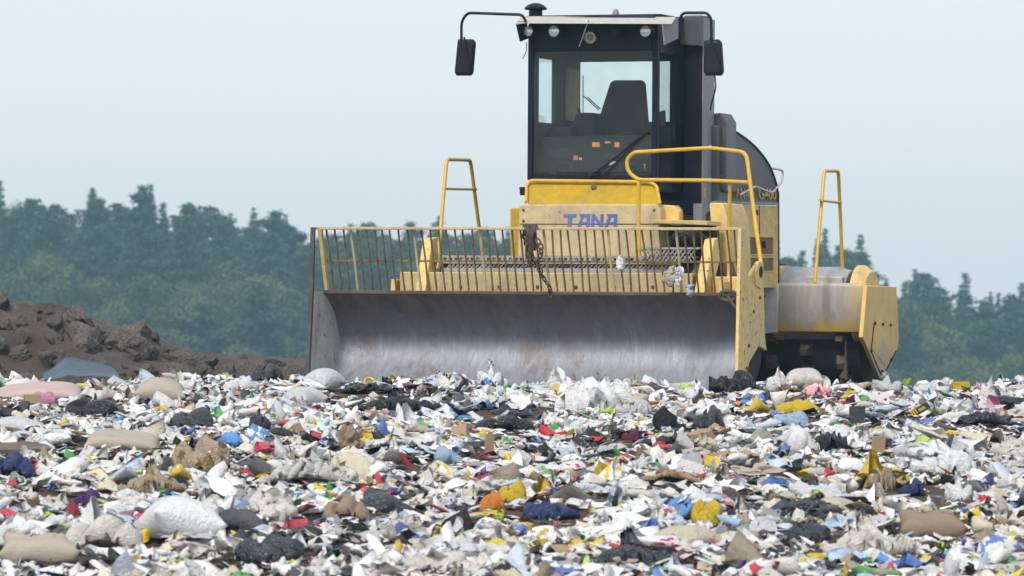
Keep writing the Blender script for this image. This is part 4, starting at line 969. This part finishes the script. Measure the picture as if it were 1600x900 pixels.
DRAPE = [drape(860 + i, 30, (.0015, .003, .0045)[i % 3]) for i in range(9)]
POUCH_S = [pouch(880 + i, 10, (.6, 1.2, 2.2, 4)[i % 4], i % 2 > 0, (.003, .005)[i % 2], 90) for i in range(16)]
DRAPE_S = [drape(900 + i, 10, (.005, .009, .012)[i % 3], 90) for i in range(14)]
BAGS = [np_mesh('rubbish_bag', *q, None) for q in POUCH + SACKS[:1]]
SHEETS = [np_mesh('plastic_sheet', *q, None) for q in DRAPE]
def solid(me):                                   # each mesh has one slot whose material comes from the object
    me.materials.append(W['white'])
for me in BAGS + SHEETS: solid(me)
def use(o, mat): o.material_slots[0].link = 'OBJECT'; o.material_slots[0].material = mat

HEROES = []                                      # on-screen boxes kept clear of nearer litter
def in_machine(X, Y, m=0.):
    q = local(V3((X, Y, 0))); return abs(q.x) < 2.45 + m and -.22 - m < q.y < 7.4
def ray_ground(px, py):
    best = None; Y = 30.0
    while Y < 58:
        p = at(px, py, Y)
        if in_machine(p.x, p.y, .15): return p.x, Y - .05
        if ground_z(p.x, p.y) >= p.z: return p.x, Y
        Y += .1
    p = at(px, py, 56.5); return p.x, 56.5
def reserve(px, py, w, h, Y): HEROES.append((px - w / 2, px + w / 2, py - h, py, Y))
def hero(form, px, pb, w, h, mat, name, cat, label, seed=1, rz=0., group=None):
    """px, pb: middle and foot of the thing in the photograph; w, h: its size there"""
    X, Y = ray_ground(px, pb); p = at(px, pb, Y); sx, sz = w / FPX * Y, h / FPX * Y; z = p.z
    k_ = len(LAND)
    if form == 'lump': v, f = bag_shape(seed, ICO4, .42, False, .6, 2.4)
    else:
        v, f = {'bag': POUCH[k_ * 5 % 12], 'sack': SACKS[k_ % 3], 'sheet': DRAPE[(1, 4, 7)[k_ % 3]], 'heap': DRAPE[(4, 1, 7)[k_ % 3]], 'flap': DRAPE[(0, 3, 6)[k_ % 3]]}[form]
    v = v - (v.max(0) + v.min(0)) / 2; ext = v.max(0) - v.min(0)
    dep = min(sx, max(sz * 1.6, sx * .55))
    v = v / ext * 2
    if form == 'flap': pass
    o = link(name, np_mesh(name, v, f, mat), (p.x, Y + dep * .35, z + sz * .44)); o.scale = (sx / 2, dep / 2, sz * .56); o.rotation_euler.z = rz
    reserve(px, pb, w, h, Y); LAND.append((px, pb, Y, label)); return tag(o, label, cat, group)
LAND = []
def checked():
    m, nt, b = new_mat('red_checked_cloth'); tc = nd(nt, 'ShaderNodeTexCoord'); c = nd(nt, 'ShaderNodeTexChecker'); c.inputs['Scale'].default_value = 26
    c.inputs[1].default_value = (.62, .03, .08, 1); c.inputs[2].default_value = (.8, .76, .76, 1); nt.links.new(tc.outputs['Object'], c.inputs[0]); nt.links.new(c.outputs[0], b.inputs['Base Color']); b.inputs['Roughness'].default_value = .7
    return m
W['checked'] = checked()
H = [
 ('bag', 622, 641, 138, 36, 'black', 'rubbish_bag', 'bag', 'long glossy black rubbish bag lying before the left half of the blade'),
 ('sheet', 575, 616, 118, 18, 'charcoal', 'plastic_sheet', 'plastic sheet', 'flattened dark plastic sheet against the foot of the blade behind the long black bag'),
 ('heap', 936, 650, 148, 66, 'white', 'plastic_sheet', 'plastic sheet', 'big bright white plastic sheet heaped up in front of the blade'),
 ('bag', 771, 607, 54, 46, 'pblue', 'carrier_bag', 'bag', 'puffed clear carrier bag with blue print standing against the blade'),
 ('bag', 1145, 614, 76, 36, 'black', 'rubbish_bag', 'bag', 'round black rubbish bag at the foot of the yellow blade end plate'),
 ('flap', 715, 622, 34, 32, 'black', 'plastic_flap', 'plastic sheet', 'stiff black flap standing up beside the long black bag'),
 ('bag', 1245, 647, 78, 24, 'yellow', 'carrier_bag', 'bag', 'bright yellow plastic bag lying before the rear drum'),
 ('bag', 1236, 664, 58, 22, 'paleblue', 'carrier_bag', 'bag', 'pale blue bag just in front of the bright yellow bag'),
 ('sack', 58, 624, 140, 28, 'dusky', 'sack', 'sack', 'long dusky pink sack lying by the blue tarpaulin'),
 ('sack', 250, 628, 84, 38, 'beige', 'sack', 'sack', 'plump beige sack in front of the soil mound'),
 ('sack', 190, 702, 118, 32, 'beige', 'sack', 'sack', 'long grey-brown sack behind the amber bags'),
 ('bag', 312, 744, 92, 70, 'amber', 'rubbish_bag', 'bag', 'tall amber bag of brown scraps leaning on the lower amber bag'),
 ('bag', 236, 772, 108, 56, 'amber', 'rubbish_bag', 'bag', 'lower amber see-through bag full of yellow and brown scraps'),
 ('bag', 18, 748, 74, 44, 'navy', 'rubbish_bag', 'bag', 'blue bag in front of the brown board'),
 ('sheet', 1279, 620, 52, 24, 'checked', 'cloth', 'cloth', 'red and white checked cloth lying by the rear drum'),
 ('bag', 1393, 614, 62, 34, 'greyish', 'rubbish_bag', 'bag', 'grey see-through bag under the tip of the drum end plate'),
 ('lump', 1417, 606, 16, 16, 'lime', 'wrapper', 'wrapper', 'lime green scrap behind the grey see-through bag'),
 ('bag', 1107, 672, 54, 40, 'charcoal', 'rubbish_bag', 'bag', 'dark grey bag lying in front of the round black bag'),
 ('lump', 545, 708, 50, 46, 'brown', 'food_waste', 'waste', 'crumbly brown clump of food waste with a yellow tip'),
 ('bag', 298, 668, 68, 32, 'charcoal', 'rubbish_bag', 'bag', 'crumpled charcoal bag behind the tall amber bag'),
 ('bag', 406, 675, 36, 38, 'charcoal', 'rubbish_bag', 'bag', 'small knotted charcoal bag right of the tall amber bag'),
 ('bag', 142, 649, 84, 26, 'black', 'rubbish_bag', 'bag', 'knotted black bag spread out below the stiff white sheet'),
 ('bag', 70, 634, 36, 22, 'pink', 'carrier_bag', 'bag', 'pink bag beside the stiff white sheet'),
 ('flap', 118, 640, 58, 36, 'white', 'plastic_sheet', 'plastic sheet', 'stiff white sheet propped in front of the dusky pink sack'),
 ('bag', 790, 652, 84, 26, 'charcoal', 'rubbish_bag', 'bag', 'torn charcoal bag left of the big white sheet'),
 ('bag', 790, 674, 94, 26, 'black', 'rubbish_bag', 'bag', 'black bag under the torn charcoal bag'),
 ('bag', 1256, 706, 52, 48, 'white', 'carrier_bag', 'bag', 'round white bag below the pale blue bag'),
 ('bag', 48, 783, 40, 26, 'pyellow', 'packet', 'packet', 'yellow and blue packet below the blue bag'),
 ('bag', 1378, 768, 46, 38, 'brown', 'packet', 'packet', 'olive brown packet with yellow marks right of centre'),
 ('bag', 136, 790, 44, 28, 'purple', 'carrier_bag', 'bag', 'purple bag in front of the lower amber bag'),
 ('bag', 768, 800, 44, 34, 'orange', 'carrier_bag', 'bag', 'orange bag beside the mustard yellow bag'),
 ('bag', 800, 785, 46, 34, 'yellow', 'carrier_bag', 'bag', 'mustard yellow bag behind the orange bag'),
 ('bag', 862, 815, 92, 38, 'navy', 'rubbish_bag', 'bag', 'deep blue bag in the foreground beside the mustard yellow bag'),
 ('bag', 1105, 822, 50, 42, 'yellow', 'packet', 'packet', 'yellow packet with dark stripes in the foreground'),
 ('bag', 1458, 842, 108, 44, 'brown', 'rubbish_bag', 'bag', 'flat-topped dark brown bag in the foreground'),
 ('bag', 1265, 850, 70, 38, 'charcoal', 'rubbish_bag', 'bag', 'pointed dark bag left of the dark brown bag'),
 ('bag', 1362, 868, 150, 70, 'dirty', 'rubbish_bag', 'bag', 'large dirty white bag between two dark bags in the foreground'),
 ('bag', 540, 815, 78, 40, 'brown', 'rubbish_bag', 'bag', 'brown bag beside the wide dark bag in the foreground'),
 ('bag', 604, 806, 92, 46, 'charcoal', 'rubbish_bag', 'bag', 'wide dark bag with creased top beside the brown bag'),
 ('bag', 1505, 785, 56, 50, 'white', 'carrier_bag', 'bag', 'ball-shaped white bag below the big pale bag'),
 ('bag', 1475, 744, 110, 40, 'white', 'rubbish_bag', 'bag', 'big pale bag above the ball-shaped white bag'),
 ('bag', 1425, 776, 44, 30, 'navy', 'rubbish_bag', 'bag', 'small navy bag beside the ball-shaped white bag'),
 ('sheet', 1540, 668, 90, 26, 'charcoal', 'plastic_sheet', 'plastic sheet', 'dark striped plastic sheet near the edge of the rubbish'),
 ('bag', 985, 690, 30, 18, 'maroon', 'cloth', 'cloth', 'maroon bundle of cloth in front of the big white sheet'),
 ('sheet', 1300, 706, 66, 34, 'black', 'plastic_sheet', 'plastic sheet', 'torn black sheet right of the round white bag'),
 ('lump', 1185, 745, 90, 22, 'beige', 'cloth', 'cloth', 'long beige rag in the middle of the rubbish'),
 ('bag', 1120, 610, 0, 0, None, '', '', ''),
 ('bag', 60, 880, 130, 46, 'beige', 'rubbish_bag', 'bag', 'broad grey-brown bag low in the foreground'),
 ('bag', 420, 880, 110, 50, 'charcoal', 'rubbish_bag', 'bag', 'dark bag low in the foreground below the brown bag'),
 ('bag', 990, 885, 150, 60, 'charcoal', 'rubbish_bag', 'bag', 'very broad dark bag low in the foreground'),
 ('bag', 160, 860, 130, 56, 'dirty', 'rubbish_bag', 'bag', 'broad dirty white bag behind the broad grey-brown bag'),
 ('bag', 700, 722, 46, 28, 'paleblue', 'carton', 'carton', 'crumpled pale blue carton in front of the torn charcoal bag'),
 ('heap', 470, 760, 150, 44, 'dirty', 'plastic_sheet', 'plastic sheet', 'wide dirty white sheet right of the tall amber bag'),
 ('bag', 990, 650, 60, 26, 'greyish', 'rubbish_bag', 'bag', 'cloudy grey bag lying on the edge of the big white sheet'),
 ('bag', 415, 597, 60, 30, 'charcoal', 'rubbish_bag', 'bag', 'dark bag on the crest beside the blade edge'),
 ('bag', 375, 612, 56, 26, 'pblue', 'carrier_bag', 'bag', 'white bag with blue and yellow print on the crest'),
]
for i, (form, px, pb, w, h, mat, name, cat, lab) in enumerate(H):
    if w: hero(form, px, pb, w, h, W[mat], name, cat, lab, 700 + i * 3)
# tarpaulin: an arched blue-grey sheet with a rolled rim
X, Y = ray_ground(125, 596); tp = MB(); rowsv = []
arch = [(66, 588), (82, 577), (99, 561), (108, 556), (118, 559), (128, 565), (150, 569), (172, 571), (182, 578), (186, 590)]
n1 = 8; vs = []
for j in range(n1):
    for (px, py) in arch:
        k = j / (n1 - 1); p = at(px, py + k * (600 - py) * .72, Y + .5 - .75 * k ** 1.4); vs.append((p.x, p.y, p.z + .015 * math.sin(px * .3 + j)))
na = len(arch); tp.add(vs, [(j * na + i, j * na + i + 1, (j + 1) * na + i + 1, (j + 1) * na + i) for j in range(n1 - 1) for i in range(na - 1)])
tpo = tp.build('tarpaulin', W['tarp'], None, angle=60); m_ = tpo.modifiers.new('thick', 'SOLIDIFY'); m_.thickness = .012; m_ = tpo.modifiers.new('smooth', 'SUBSURF'); m_.levels = m_.render_levels = 1
MB().tube([V3(vs[i]) for i in range(na)], .016, 6).build('hem', M['hood_grey'], tpo)
tag(tpo, 'arched blue-grey tarpaulin in front of the soil mound', 'tarpaulin'); reserve(125, 604, 126, 48, Y - .1); LAND.append((125, 596, Y, 'blue tarpaulin'))
# brown board
X, Y = ray_ground(40, 712); bd = [at(-20, 664, Y + 1.5), at(28, 668, Y + 1.5), at(84, 700, Y), at(-20, 703, Y)]
bdo = MB().prism(bd, (0, .02, -.085)).build('brown_board', plain('dusty_brown_board', (.15, .11, .085), .8, 5, .4), None, .006); tag(bdo, 'thick dusty brown board jutting in from the edge of the photo', 'board'); reserve(30, 712, 120, 50, Y)
LAND.append((35, 705, Y, 'brown board'))
def small(mb, name, mat, cat, label, px, pb, w, h):
    o = mb.build(name, mat); tag(o, label, cat); X, Y = ray_ground(px, pb); reserve(px, pb, w, h, Y); return o
def boxat(px, pb, w, h, mat, name, cat, label, dep=.6, rz=.3, crush=.06):
    X, Y = ray_ground(px, pb); p = at(px, pb, Y); sx, sz = w / FPX * Y, h / FPX * Y; g = random.Random(int(px)); mb = MB()
    c = lambda: g.uniform(-crush, crush) * sx
    vs = [(x * sx / 2 + c(), y * sx * dep + c(), z * sz + c() * .5) for x in (-1, 1) for y in (0, 1) for z in (-.1, 1)]
    mb.add(vs, [(0, 1, 3, 2), (4, 6, 7, 5), (0, 4, 5, 1), (2, 3, 7, 6), (0, 2, 6, 4), (1, 5, 7, 3)])
    o = mb.build(name, mat, None, .004); o.location = (p.x, Y, p.z); o.rotation_euler.z = rz; tag(o, label, cat); reserve(px, pb, w, h, Y); return o
boxat(1503, 610, 28, 13, W['yellow'], 'yellow_block', 'foam block', 'small yellow foam block on the crest of the rubbish')
boxat(1374, 712, 22, 30, W['cardboard'], 'carton', 'carton', 'grey-brown carton standing upright among white bags', .3)
boxat(52, 636, 26, 20, W['cardboard'], 'carton', 'carton', 'brown cardboard box below the dusky pink sack', .5)
boxat(1340, 665, 24, 30, W['charcoal'], 'carton', 'carton', 'dark upright carton right of the bright yellow bag', .3, .1)
boxat(765, 712, 16, 34, W['cardboard'], 'carton', 'carton', 'narrow cardboard flap leaning in front of the black bag', .15, .5)
X, Y = ray_ground(632, 730); rs = MB().prism([at(624, 708, Y), at(628, 707, Y), at(648, 731, Y), at(640, 733, Y)], (0, .03, 0)); small(rs, 'red_strip', W['red'], 'plastic strip', 'bright red plastic strip standing on a dirty white bag', 634, 733, 26, 28)
X, Y = ray_ground(955, 712); gt_ = MB().tube(bez([at(938, 706, Y), at(948, 700, Y), at(960, 702, Y), at(966, 712, Y)], 5), .022, 8); small(gt_, 'green_tube', W['green'], 'tube', 'bent green plastic tube in the middle of the rubbish', 952, 712, 30, 14)
X, Y = ray_ground(577, 605); p = at(577, 597, Y); yr = MB().tube([p + V3((.05 * math.cos(t), .03 * math.sin(t), .04 * math.sin(t))) for t in np.linspace(0, 6.283, 17)[:-1]], .014, 8, closed=True); small(yr, 'yellow_ring', W['yellow'], 'ring', 'small yellow ring against the foot of the blade', 577, 604, 20, 14)
# printed wrapper with yellow writing
X, Y = ray_ground(1432, 655); a0 = [at(1408, 652, Y), at(1448, 628, Y + .2), at(1454, 636, Y + .2), at(1414, 659, Y)]
wr = MB().prism(a0, (.0, .02, -.01)).build('black_wrapper', W['black'], None); tag(wr, 'black wrapper with yellow handwriting-style lettering', 'wrapper'); reserve(1432, 658, 50, 30, Y)
u_ = (a0[1] - a0[0]); w_ = (a0[0] - a0[3]); lt = MB()
for k, (x, hh) in enumerate(((.10, .85), (.22, .5), (.34, .8), (.42, .85), (.5, .85), (.62, .5), (.74, .55))):
    q = a0[3] + u_ * x + w_ * .15 + V3((0, -.006, 0)); lt.tube([q, q + w_ * hh + u_ * .03], .009, 5)
    if k in (1, 5, 6): lt.tube([q + w_ * .5, q + w_ * .35 + u_ * .07, q + u_ * .07], .008, 5)
lt.build('lettering', W['yellow'], wr)
# litter caught on the screen
def caught(px, py, w, h, v, mat, label, seed):
    vv, f = POUCH[seed % 12]; vv = vv[:, [0, 2, 1]] if seed % 2 else vv[:, [2, 0, 1]]; vv = vv - (vv.max(0) + vv.min(0)) / 2; ext = vv.max(0) - vv.min(0); c = pv(px, py, v)
    vv = vv / ext * np.array([w / 146, .12, h / 146]); o = link('caught_bag', np_mesh('caught_bag', vv, f, mat)); o.matrix_world = Mroot @ Matrix.Translation(c); tag(o, label, 'bag')
caught(1049, 431, 28, 34, .12, W['beige'], 'grey-brown bag caught on the bars of the guard screen', 31)
caught(1062, 432, 12, 30, .10, W['white'], 'white bag end hanging beside the grey-brown bag on the screen', 32)
caught(970, 411, 12, 26, .12, W['white'], 'white scrap caught on the middle of the guard screen', 33)
caught(1080, 454, 14, 20, .16, W['paleblue'], 'pale blue scrap caught low on the guard screen', 34)
for px, pb, Y_, w, h, mat, lab, sd in ((300, 590, 57, 0, 0, None, '', 1),): pass

# ------------------------------------------------------------------ rubbish: one by one
def blocked(X, Y, z, s, h):
    x0, yb = to_px(X, Y, z); _, yt = to_px(X, Y, z + h); hw = s * FPX / Y / 2
    for (a_, b_, c_, d_, hy) in HEROES:
        if Y < hy + .3 and x0 + hw > a_ + 2 and x0 - hw < b_ - 2 and yb > c_ and yt < d_ - (d_ - c_) * .30: return True
    return False
def spot(g, Ymin=31.5, Ymax=56.8, wide=.5):
    while True:
        Y = g.uniform(Ymin, Ymax); X = g.uniform(-1, 1) * (.108 * Y + wide); px = 800 + X / Y * FPX
        if in_machine(X, Y): continue
        if Y > 50.6 and 470 < px < 1420: continue
        if X > 3.5 and Y > 55.3: continue
        if X < -2 and Y > 57: continue
        return X, Y
PAL = [('white', 62), ('greyish', 18), ('dirty', 26), ('cream', 10), ('bluewhite', 8), ('pblue', 6), ('pred', 6), ('pgreen', 5), ('pyellow', 6), ('black', 11), ('charcoal', 8), ('beige', 5), ('brown', 3.5),
       ('blue', 1.2), ('navy', 1.6), ('paleblue', 2.5), ('yellow', 2.2), ('orange', .9), ('red', 1.5), ('pink', 1.2), ('green', .7), ('lime', .6), ('purple', 1), ('maroon', 1)]
PN = [a for a, b in PAL]; PP = np.array([b for a, b in PAL], float); PP /= PP.sum()
g1 = random.Random(5); used = {}
def pick(X, Y, pp):
    n = PN[rng.choice(len(PN), p=pp)]; q = mn.noise(Vector((X * .75, Y * .42, 4.2)))
    if q > .12 and n in ('white', 'dirty', 'greyish') and rng.random() < .36: n = ('charcoal', 'black', 'greyish', 'dirty')[rng.integers(4)]
    elif q < .0 and n in ('black', 'charcoal', 'brown') and rng.random() < .6: n = 'white'
    if Y < 43 and n == 'white' and rng.random() < .35: n = 'dirty'
    return n
SHORT = [('long glossy black', 'the long glossy black bag'), ('big bright white', 'the big white heaped sheet'), ('puffed clear', 'the clear bag with blue print'), ('round black', 'the round black bag'), ('bright yellow plastic', 'the bright yellow bag'),
         ('pale blue bag', 'the pale blue bag'), ('long dusky', 'the dusky pink sack'), ('plump beige', 'the plump beige sack'), ('long grey-brown', 'the long grey-brown sack'), ('tall amber', 'the tall amber bag'), ('lower amber', 'the lower amber bag'), ('blue bag in', 'the blue bag by the board'),
         ('red and white', 'the checked cloth'), ('grey see-through', 'the grey see-through bag'), ('dark grey bag', 'the dark grey bag'), ('crumbly brown', 'the brown food waste'), ('crumpled charcoal', 'the crumpled charcoal bag'), ('knotted black', 'the knotted black bag'),
         ('torn charcoal', 'the torn charcoal bag'), ('round white', 'the round white bag'), ('yellow and blue', 'the yellow and blue packet'), ('olive brown', 'the olive brown packet'), ('purple', 'the purple bag'), ('orange', 'the orange bag'), ('deep blue', 'the deep blue bag'), ('yellow packet', 'the striped yellow packet'),
         ('flat-topped', 'the flat-topped brown bag'), ('pointed dark', 'the pointed dark bag'), ('large dirty', 'the large dirty white bag'), ('wide dark', 'the wide dark bag'), ('ball-shaped', 'the ball-shaped white bag'), ('dark striped', 'the dark striped sheet'), ('maroon', 'the maroon bundle'), ('torn black', 'the torn black sheet'),
         ('broad grey-brown', 'the broad grey-brown bag'), ('very broad', 'the very broad dark bag'), ('broad dirty', 'the broad dirty white bag'), ('crumpled pale', 'the pale blue carton'), ('wide dirty', 'the wide dirty white sheet'), ('blue tarpaulin', 'the blue tarpaulin'), ('brown board', 'the brown board'), ('dark bag on', 'the dark bag on the crest'), ('long beige', 'the long beige rag')]
marks = []
for px, py, Y, lab in LAND:
    for k, s in SHORT:
        if lab.startswith(k): marks.append((px, py, Y, s)); break
def describe(X, Y, z, s, kind, mat, flat):
    px, py = to_px(X, Y, z); order = sorted(marks, key=lambda m: abs(m[0] - px) + 1.6 * abs(m[1] - py))
    size = 'tiny' if s < .17 else 'small' if s < .26 else 'middling' if s < .36 else 'large' if s < .5 else 'very large'
    form = 'flattened' if flat < .8 else 'crumpled' if flat < 1.1 else 'puffed-up'
    for m in order[:3]:
        dx, dy = px - m[0], py - m[1]
        rel = ('in front of' if dy > 0 else 'behind') if abs(dy) > abs(dx) * .45 else 'beside'
        if abs(dx) + abs(dy) > 160: rel = 'some way ' + ('in front of' if dy > 0 else 'behind')
        for fm in (form, 'creased ' + form, 'twisted ' + form):
            L = f"{size} {fm} {COLW[mat]} {kind} {rel} {m[3]}"
            if L not in used: used[L] = 1; return L
            break
    return L
def piece(i, kind):
    for tries in range(40):
        X, Y = spot(g1); s = min(.85, max(.17, g1.lognormvariate(math.log(.34 if kind == 'bag' else .50), .36))); flat = g1.uniform(.6, 1.15) * (1 if kind == 'bag' else .9); z = ground_z(X, Y) + g1.uniform(.05, .11)
        s = min(s, .36 if Y > 48.5 else .56 if kind == 'bag' else .85); h = s * .5 * flat
        if not blocked(X, Y, z, s, h): break
    else: return
    mat = pick(X, Y, PP)
    if mat in PN[13:] and s > .30: mat = 'white' if g1.random() < .6 else 'dirty'
    if kind == 'sheet' and mat not in PN[:9] and rng.random() < .55: mat = ('white', 'greyish', 'white', 'bluewhite')[rng.integers(4)]
    if mat in ('beige', 'brown') and s > .3: mat = 'greyish'
    if kind == 'sheet' and mat in ('greyish', 'dirty') and g1.random() < .3: mat = 'cardboard'
    me = BAGS[g1.randrange(len(BAGS))] if kind == 'bag' else SHEETS[g1.randrange(len(SHEETS))]
    o = link('plastic_bag' if kind == 'bag' else 'plastic_sheet', me, (X, Y, z)); use(o, W[mat])
    o.rotation_euler = (g1.uniform(-.25, .25), g1.uniform(-.25, .25), g1.uniform(0, 6.28)); sc = s / 2
    o.scale = (sc * g1.uniform(.85, 1.3), sc * g1.uniform(.75, 1.1), sc * flat * 1.05)
    word = ('bag' if mat not in ('beige', 'brown') else 'sack') if kind == 'bag' else ('piece' if mat == 'cardboard' else 'sheet')
    tag(o, describe(X, Y, z, s, word, mat, flat), word if word != 'piece' else 'cardboard', f"loose {COLW[mat]} {word}s strewn over the rubbish slope")
for i in range(290): piece(i, 'bag')
for i in range(190): piece(i, 'sheet')

# crushed cartons and bottles
CART = []
for k in range(6):
    g = random.Random(60 + k); mb = MB(); c = lambda: g.uniform(-.16, .16)
    vs = [(x + c(), y * .7 + c(), z * .5 + c()) for x in (-1, 0, 1) for y in (-1, 1) for z in (-1, 1)]
    mb.add(vs, [(0, 1, 3, 2), (8, 10, 11, 9), (0, 4, 5, 1), (4, 8, 9, 5), (2, 3, 7, 6), (6, 7, 11, 10), (0, 2, 6, 4), (4, 6, 10, 8), (1, 5, 7, 3), (5, 9, 11, 7)])
    if k % 2: mb.add([(1 + c(), -.7, .5), (1 + c(), .7, .5), (1.6, .6 + c(), .9 + c()), (1.6, -.6 + c(), .8 + c())], [(0, 1, 2, 3)])
    o = mb.build('carton', W['white']); CART.append(o.data); bpy.data.objects.remove(o)
for i in range(46):
    X, Y = spot(g1); s = g1.uniform(.12, .26); z = ground_z(X, Y) + .08
    if blocked(X, Y, z, s, s * .6): continue
    mat = g1.choice(['cardboard', 'cardboard', 'cardboard', 'white', 'pblue', 'pred', 'pyellow', 'pgreen', 'cream'])
    o = link('carton', CART[i % 6], (X, Y, z)); use(o, W[mat]); o.scale = (s / 2, s / 2, s / 2); o.rotation_euler = (g1.uniform(-.7, .7), g1.uniform(-.7, .7), g1.uniform(0, 6.28))
    tag(o, describe(X, Y, z, s, 'carton', mat, .7), 'carton', f'loose {COLW[mat]} cartons strewn over the rubbish slope')
def bottle(label, mat, cap, X, Y):
    mb = MB().lathe([(.01, 0), (.034, .004), (.036, .03), (.026, .10), (.034, .15), (.027, .19), (.014, .225), (.013, .24)], (0, 0, 0), (0, 0, 1), 14); o = mb.build('plastic_bottle', mat)
    MB().lathe([(.016, .238), (.016, .258), (.0, .259)], (0, 0, 0), (0, 0, 1), 12).build('cap', cap, o)
    o.location = (X, Y, ground_z(X, Y) + .12); o.rotation_euler = (R(78), g1.uniform(-.2, .2), g1.uniform(0, 6.28)); tag(o, label, 'bottle', 'plastic bottles lying on the rubbish')
for px, pb, mt, cp, lab in ((1180, 690, 'bluewhite', 'blue', 'clear plastic bottle with blue cap left of the round white bag'), (650, 690, 'greyish', 'red', 'cloudy bottle with red cap right of the brown food waste'), (1040, 760, 'pgreen', 'green', 'green-printed bottle in the middle of the rubbish'),
                       (460, 655, 'bluewhite', 'yellow', 'clear bottle with yellow cap right of the small knotted charcoal bag'), (330, 830, 'dirty', 'blue', 'dirty white bottle with blue cap in the foreground')):
    X, Y = ray_ground(px, pb); bottle(lab, W[mt], W[cp], X, Y)

for i in range(16):
    X, Y = spot(g1); mt = g1.choice(['bluewhite', 'greyish', 'white', 'dirty', 'paleblue', 'pgreen']); cp = g1.choice(['blue', 'red', 'white', 'yellow', 'green'])
    z = ground_z(X, Y) + .1
    if blocked(X, Y, z, .26, .1): continue
    L = describe(X, Y, z, .25, 'bottle', mt, .7).replace('crumpled ', '').replace('small ', '')
    L = L.replace('bottle', f'bottle with {cp} cap'); L = L.replace('some way ', '') if len(L.split()) > 15 else L
    bottle(' '.join(L.split()[1:]) if len(L.split()) > 16 else L, W[mt], W[cp], X, Y)

# ------------------------------------------------------------------ rubbish: the countless small scraps as one mass
def litter(N):
    lib = POUCH_S + DRAPE_S
    RGB = {'white': (.84, .84, .84), 'greyish': (.62, .63, .64), 'dirty': (.72, .69, .63), 'cream': (.62, .56, .42), 'bluewhite': (.56, .64, .74), 'pblue': (.1, .2, .55), 'pred': (.55, .05, .08), 'pgreen': (.1, .4, .1), 'pyellow': (.72, .52, .03), 'black': (.016, .017, .022), 'charcoal': (.06, .065, .075),
           'beige': (.36, .30, .23), 'brown': (.16, .11, .07), 'blue': (.1, .28, .62), 'navy': (.035, .055, .17), 'paleblue': (.4, .54, .7), 'yellow': (.72, .52, .02), 'orange': (.72, .26, .03), 'red': (.52, .02, .03), 'pink': (.72, .3, .46), 'green': (.08, .36, .1), 'lime': (.42, .62, .06), 'purple': (.1, .035, .22), 'maroon': (.16, .02, .05)}
    pp = PP.copy(); pp[:9] *= np.array([1.0, 1, 1, 1, 1, .6, .6, .6, .6]); pp[0] *= 1.25; pp[9:11] *= .6; pp[12] *= .9; pp[13:] *= .8; pp /= pp.sum()
    g2 = random.Random(77); tri_v, quad_f, cols, cols2 = [], [], [], []; off = 0
    for i in range(N):
        X, Y = spot(g2, 28.5, 56.8, 3.2); s = min(.42, max(.07, g2.lognormvariate(math.log(.20), .38))); z = ground_z(X, Y) + g2.uniform(.0, .09); fl = g2.uniform(.7, 1.35)
        if blocked(X, Y, z, s, s * .45 * fl):
            s *= .6; fl *= .45; z = ground_z(X, Y)
            if blocked(X, Y, z, s, s * .4 * fl) and g2.random() < .8: continue
        li = g2.randrange(len(lib)); v, f = lib[li]; tl_ = .5 if li < len(POUCH_S) else .35; sc = s / 2; e = [g2.uniform(-tl_, tl_), g2.uniform(-tl_, tl_), g2.uniform(0, 6.28)]
        from mathutils import Euler
        Rm = np.array(Euler(e).to_matrix()); st_ = np.array([g2.uniform(.6, 1.7), g2.uniform(.5, 1), fl]) * sc if g2.random() < .9 else np.array([g2.uniform(1.4, 2.4), g2.uniform(.15, .35), fl * .6]) * sc
        vv = (v * st_) @ Rm.T + np.array([X, Y, z]); tri_v.append(vv); quad_f.append(f + off); off += len(v)
        n_ = pick(X, Y, pp); k = g2.uniform(.8, 1.08); c = np.array(RGB[n_]) * k; c2 = np.array(RGB[PN[rng.choice(len(PN), p=PP)]]) if g2.random() < .35 else c
        cols.append(np.tile([*c, 1], (len(v), 1))); cols2.append(np.tile([*c2, 1], (len(v), 1)))
    V = np.concatenate(tri_v); F = np.concatenate(quad_f)
    me = bpy.data.meshes.new('litter'); tri = F[:, 2] == F[:, 3]; T3 = F[tri][:, :3]; Q4 = F[~tri]
    loops = np.concatenate([T3.ravel(), Q4.ravel()]).astype(np.int32); starts = np.concatenate([np.arange(len(T3)) * 3, len(T3) * 3 + np.arange(len(Q4)) * 4]).astype(np.int32)
    me.vertices.add(len(V)); me.vertices.foreach_set('co', V.astype(np.float32).ravel()); me.loops.add(len(loops)); me.loops.foreach_set('vertex_index', loops)
    me.polygons.add(len(starts)); me.polygons.foreach_set('loop_start', starts); me.update(calc_edges=True); me.shade_smooth()
    for nm, cc in (('tint', cols), ('tint_second', cols2)):
        at_ = me.attributes.new(nm, 'FLOAT_COLOR', 'POINT'); at_.data.foreach_set('color', np.concatenate(cc).astype(np.float32).ravel())
    m, nt, b = new_mat('mixed_litter'); a1 = nd(nt, 'ShaderNodeAttribute', attribute_name='tint'); a2 = nd(nt, 'ShaderNodeAttribute', attribute_name='tint_second')
    c = mix(nt, ramp(nt, tex_noise(nt, 9, 3), .52, .55), a1.outputs['Color'], a2.outputs['Color']); c = mix(nt, math_n(nt, 'MULTIPLY', ramp(nt, tex_noise(nt, 6, 6, .7), .45, .75), .4), c, (.17, .125, .09))
    nt.links.new(c, b.inputs['Base Color']); b.inputs['Roughness'].default_value = .5; bump(nt, b, tex_noise(nt, 22, 6, .65), .03, .8)
    me.materials.append(m); tag(link('litter', me), 'countless small scraps of plastic, paper and food waste covering the tip slope', kind='stuff')
litter(24000)
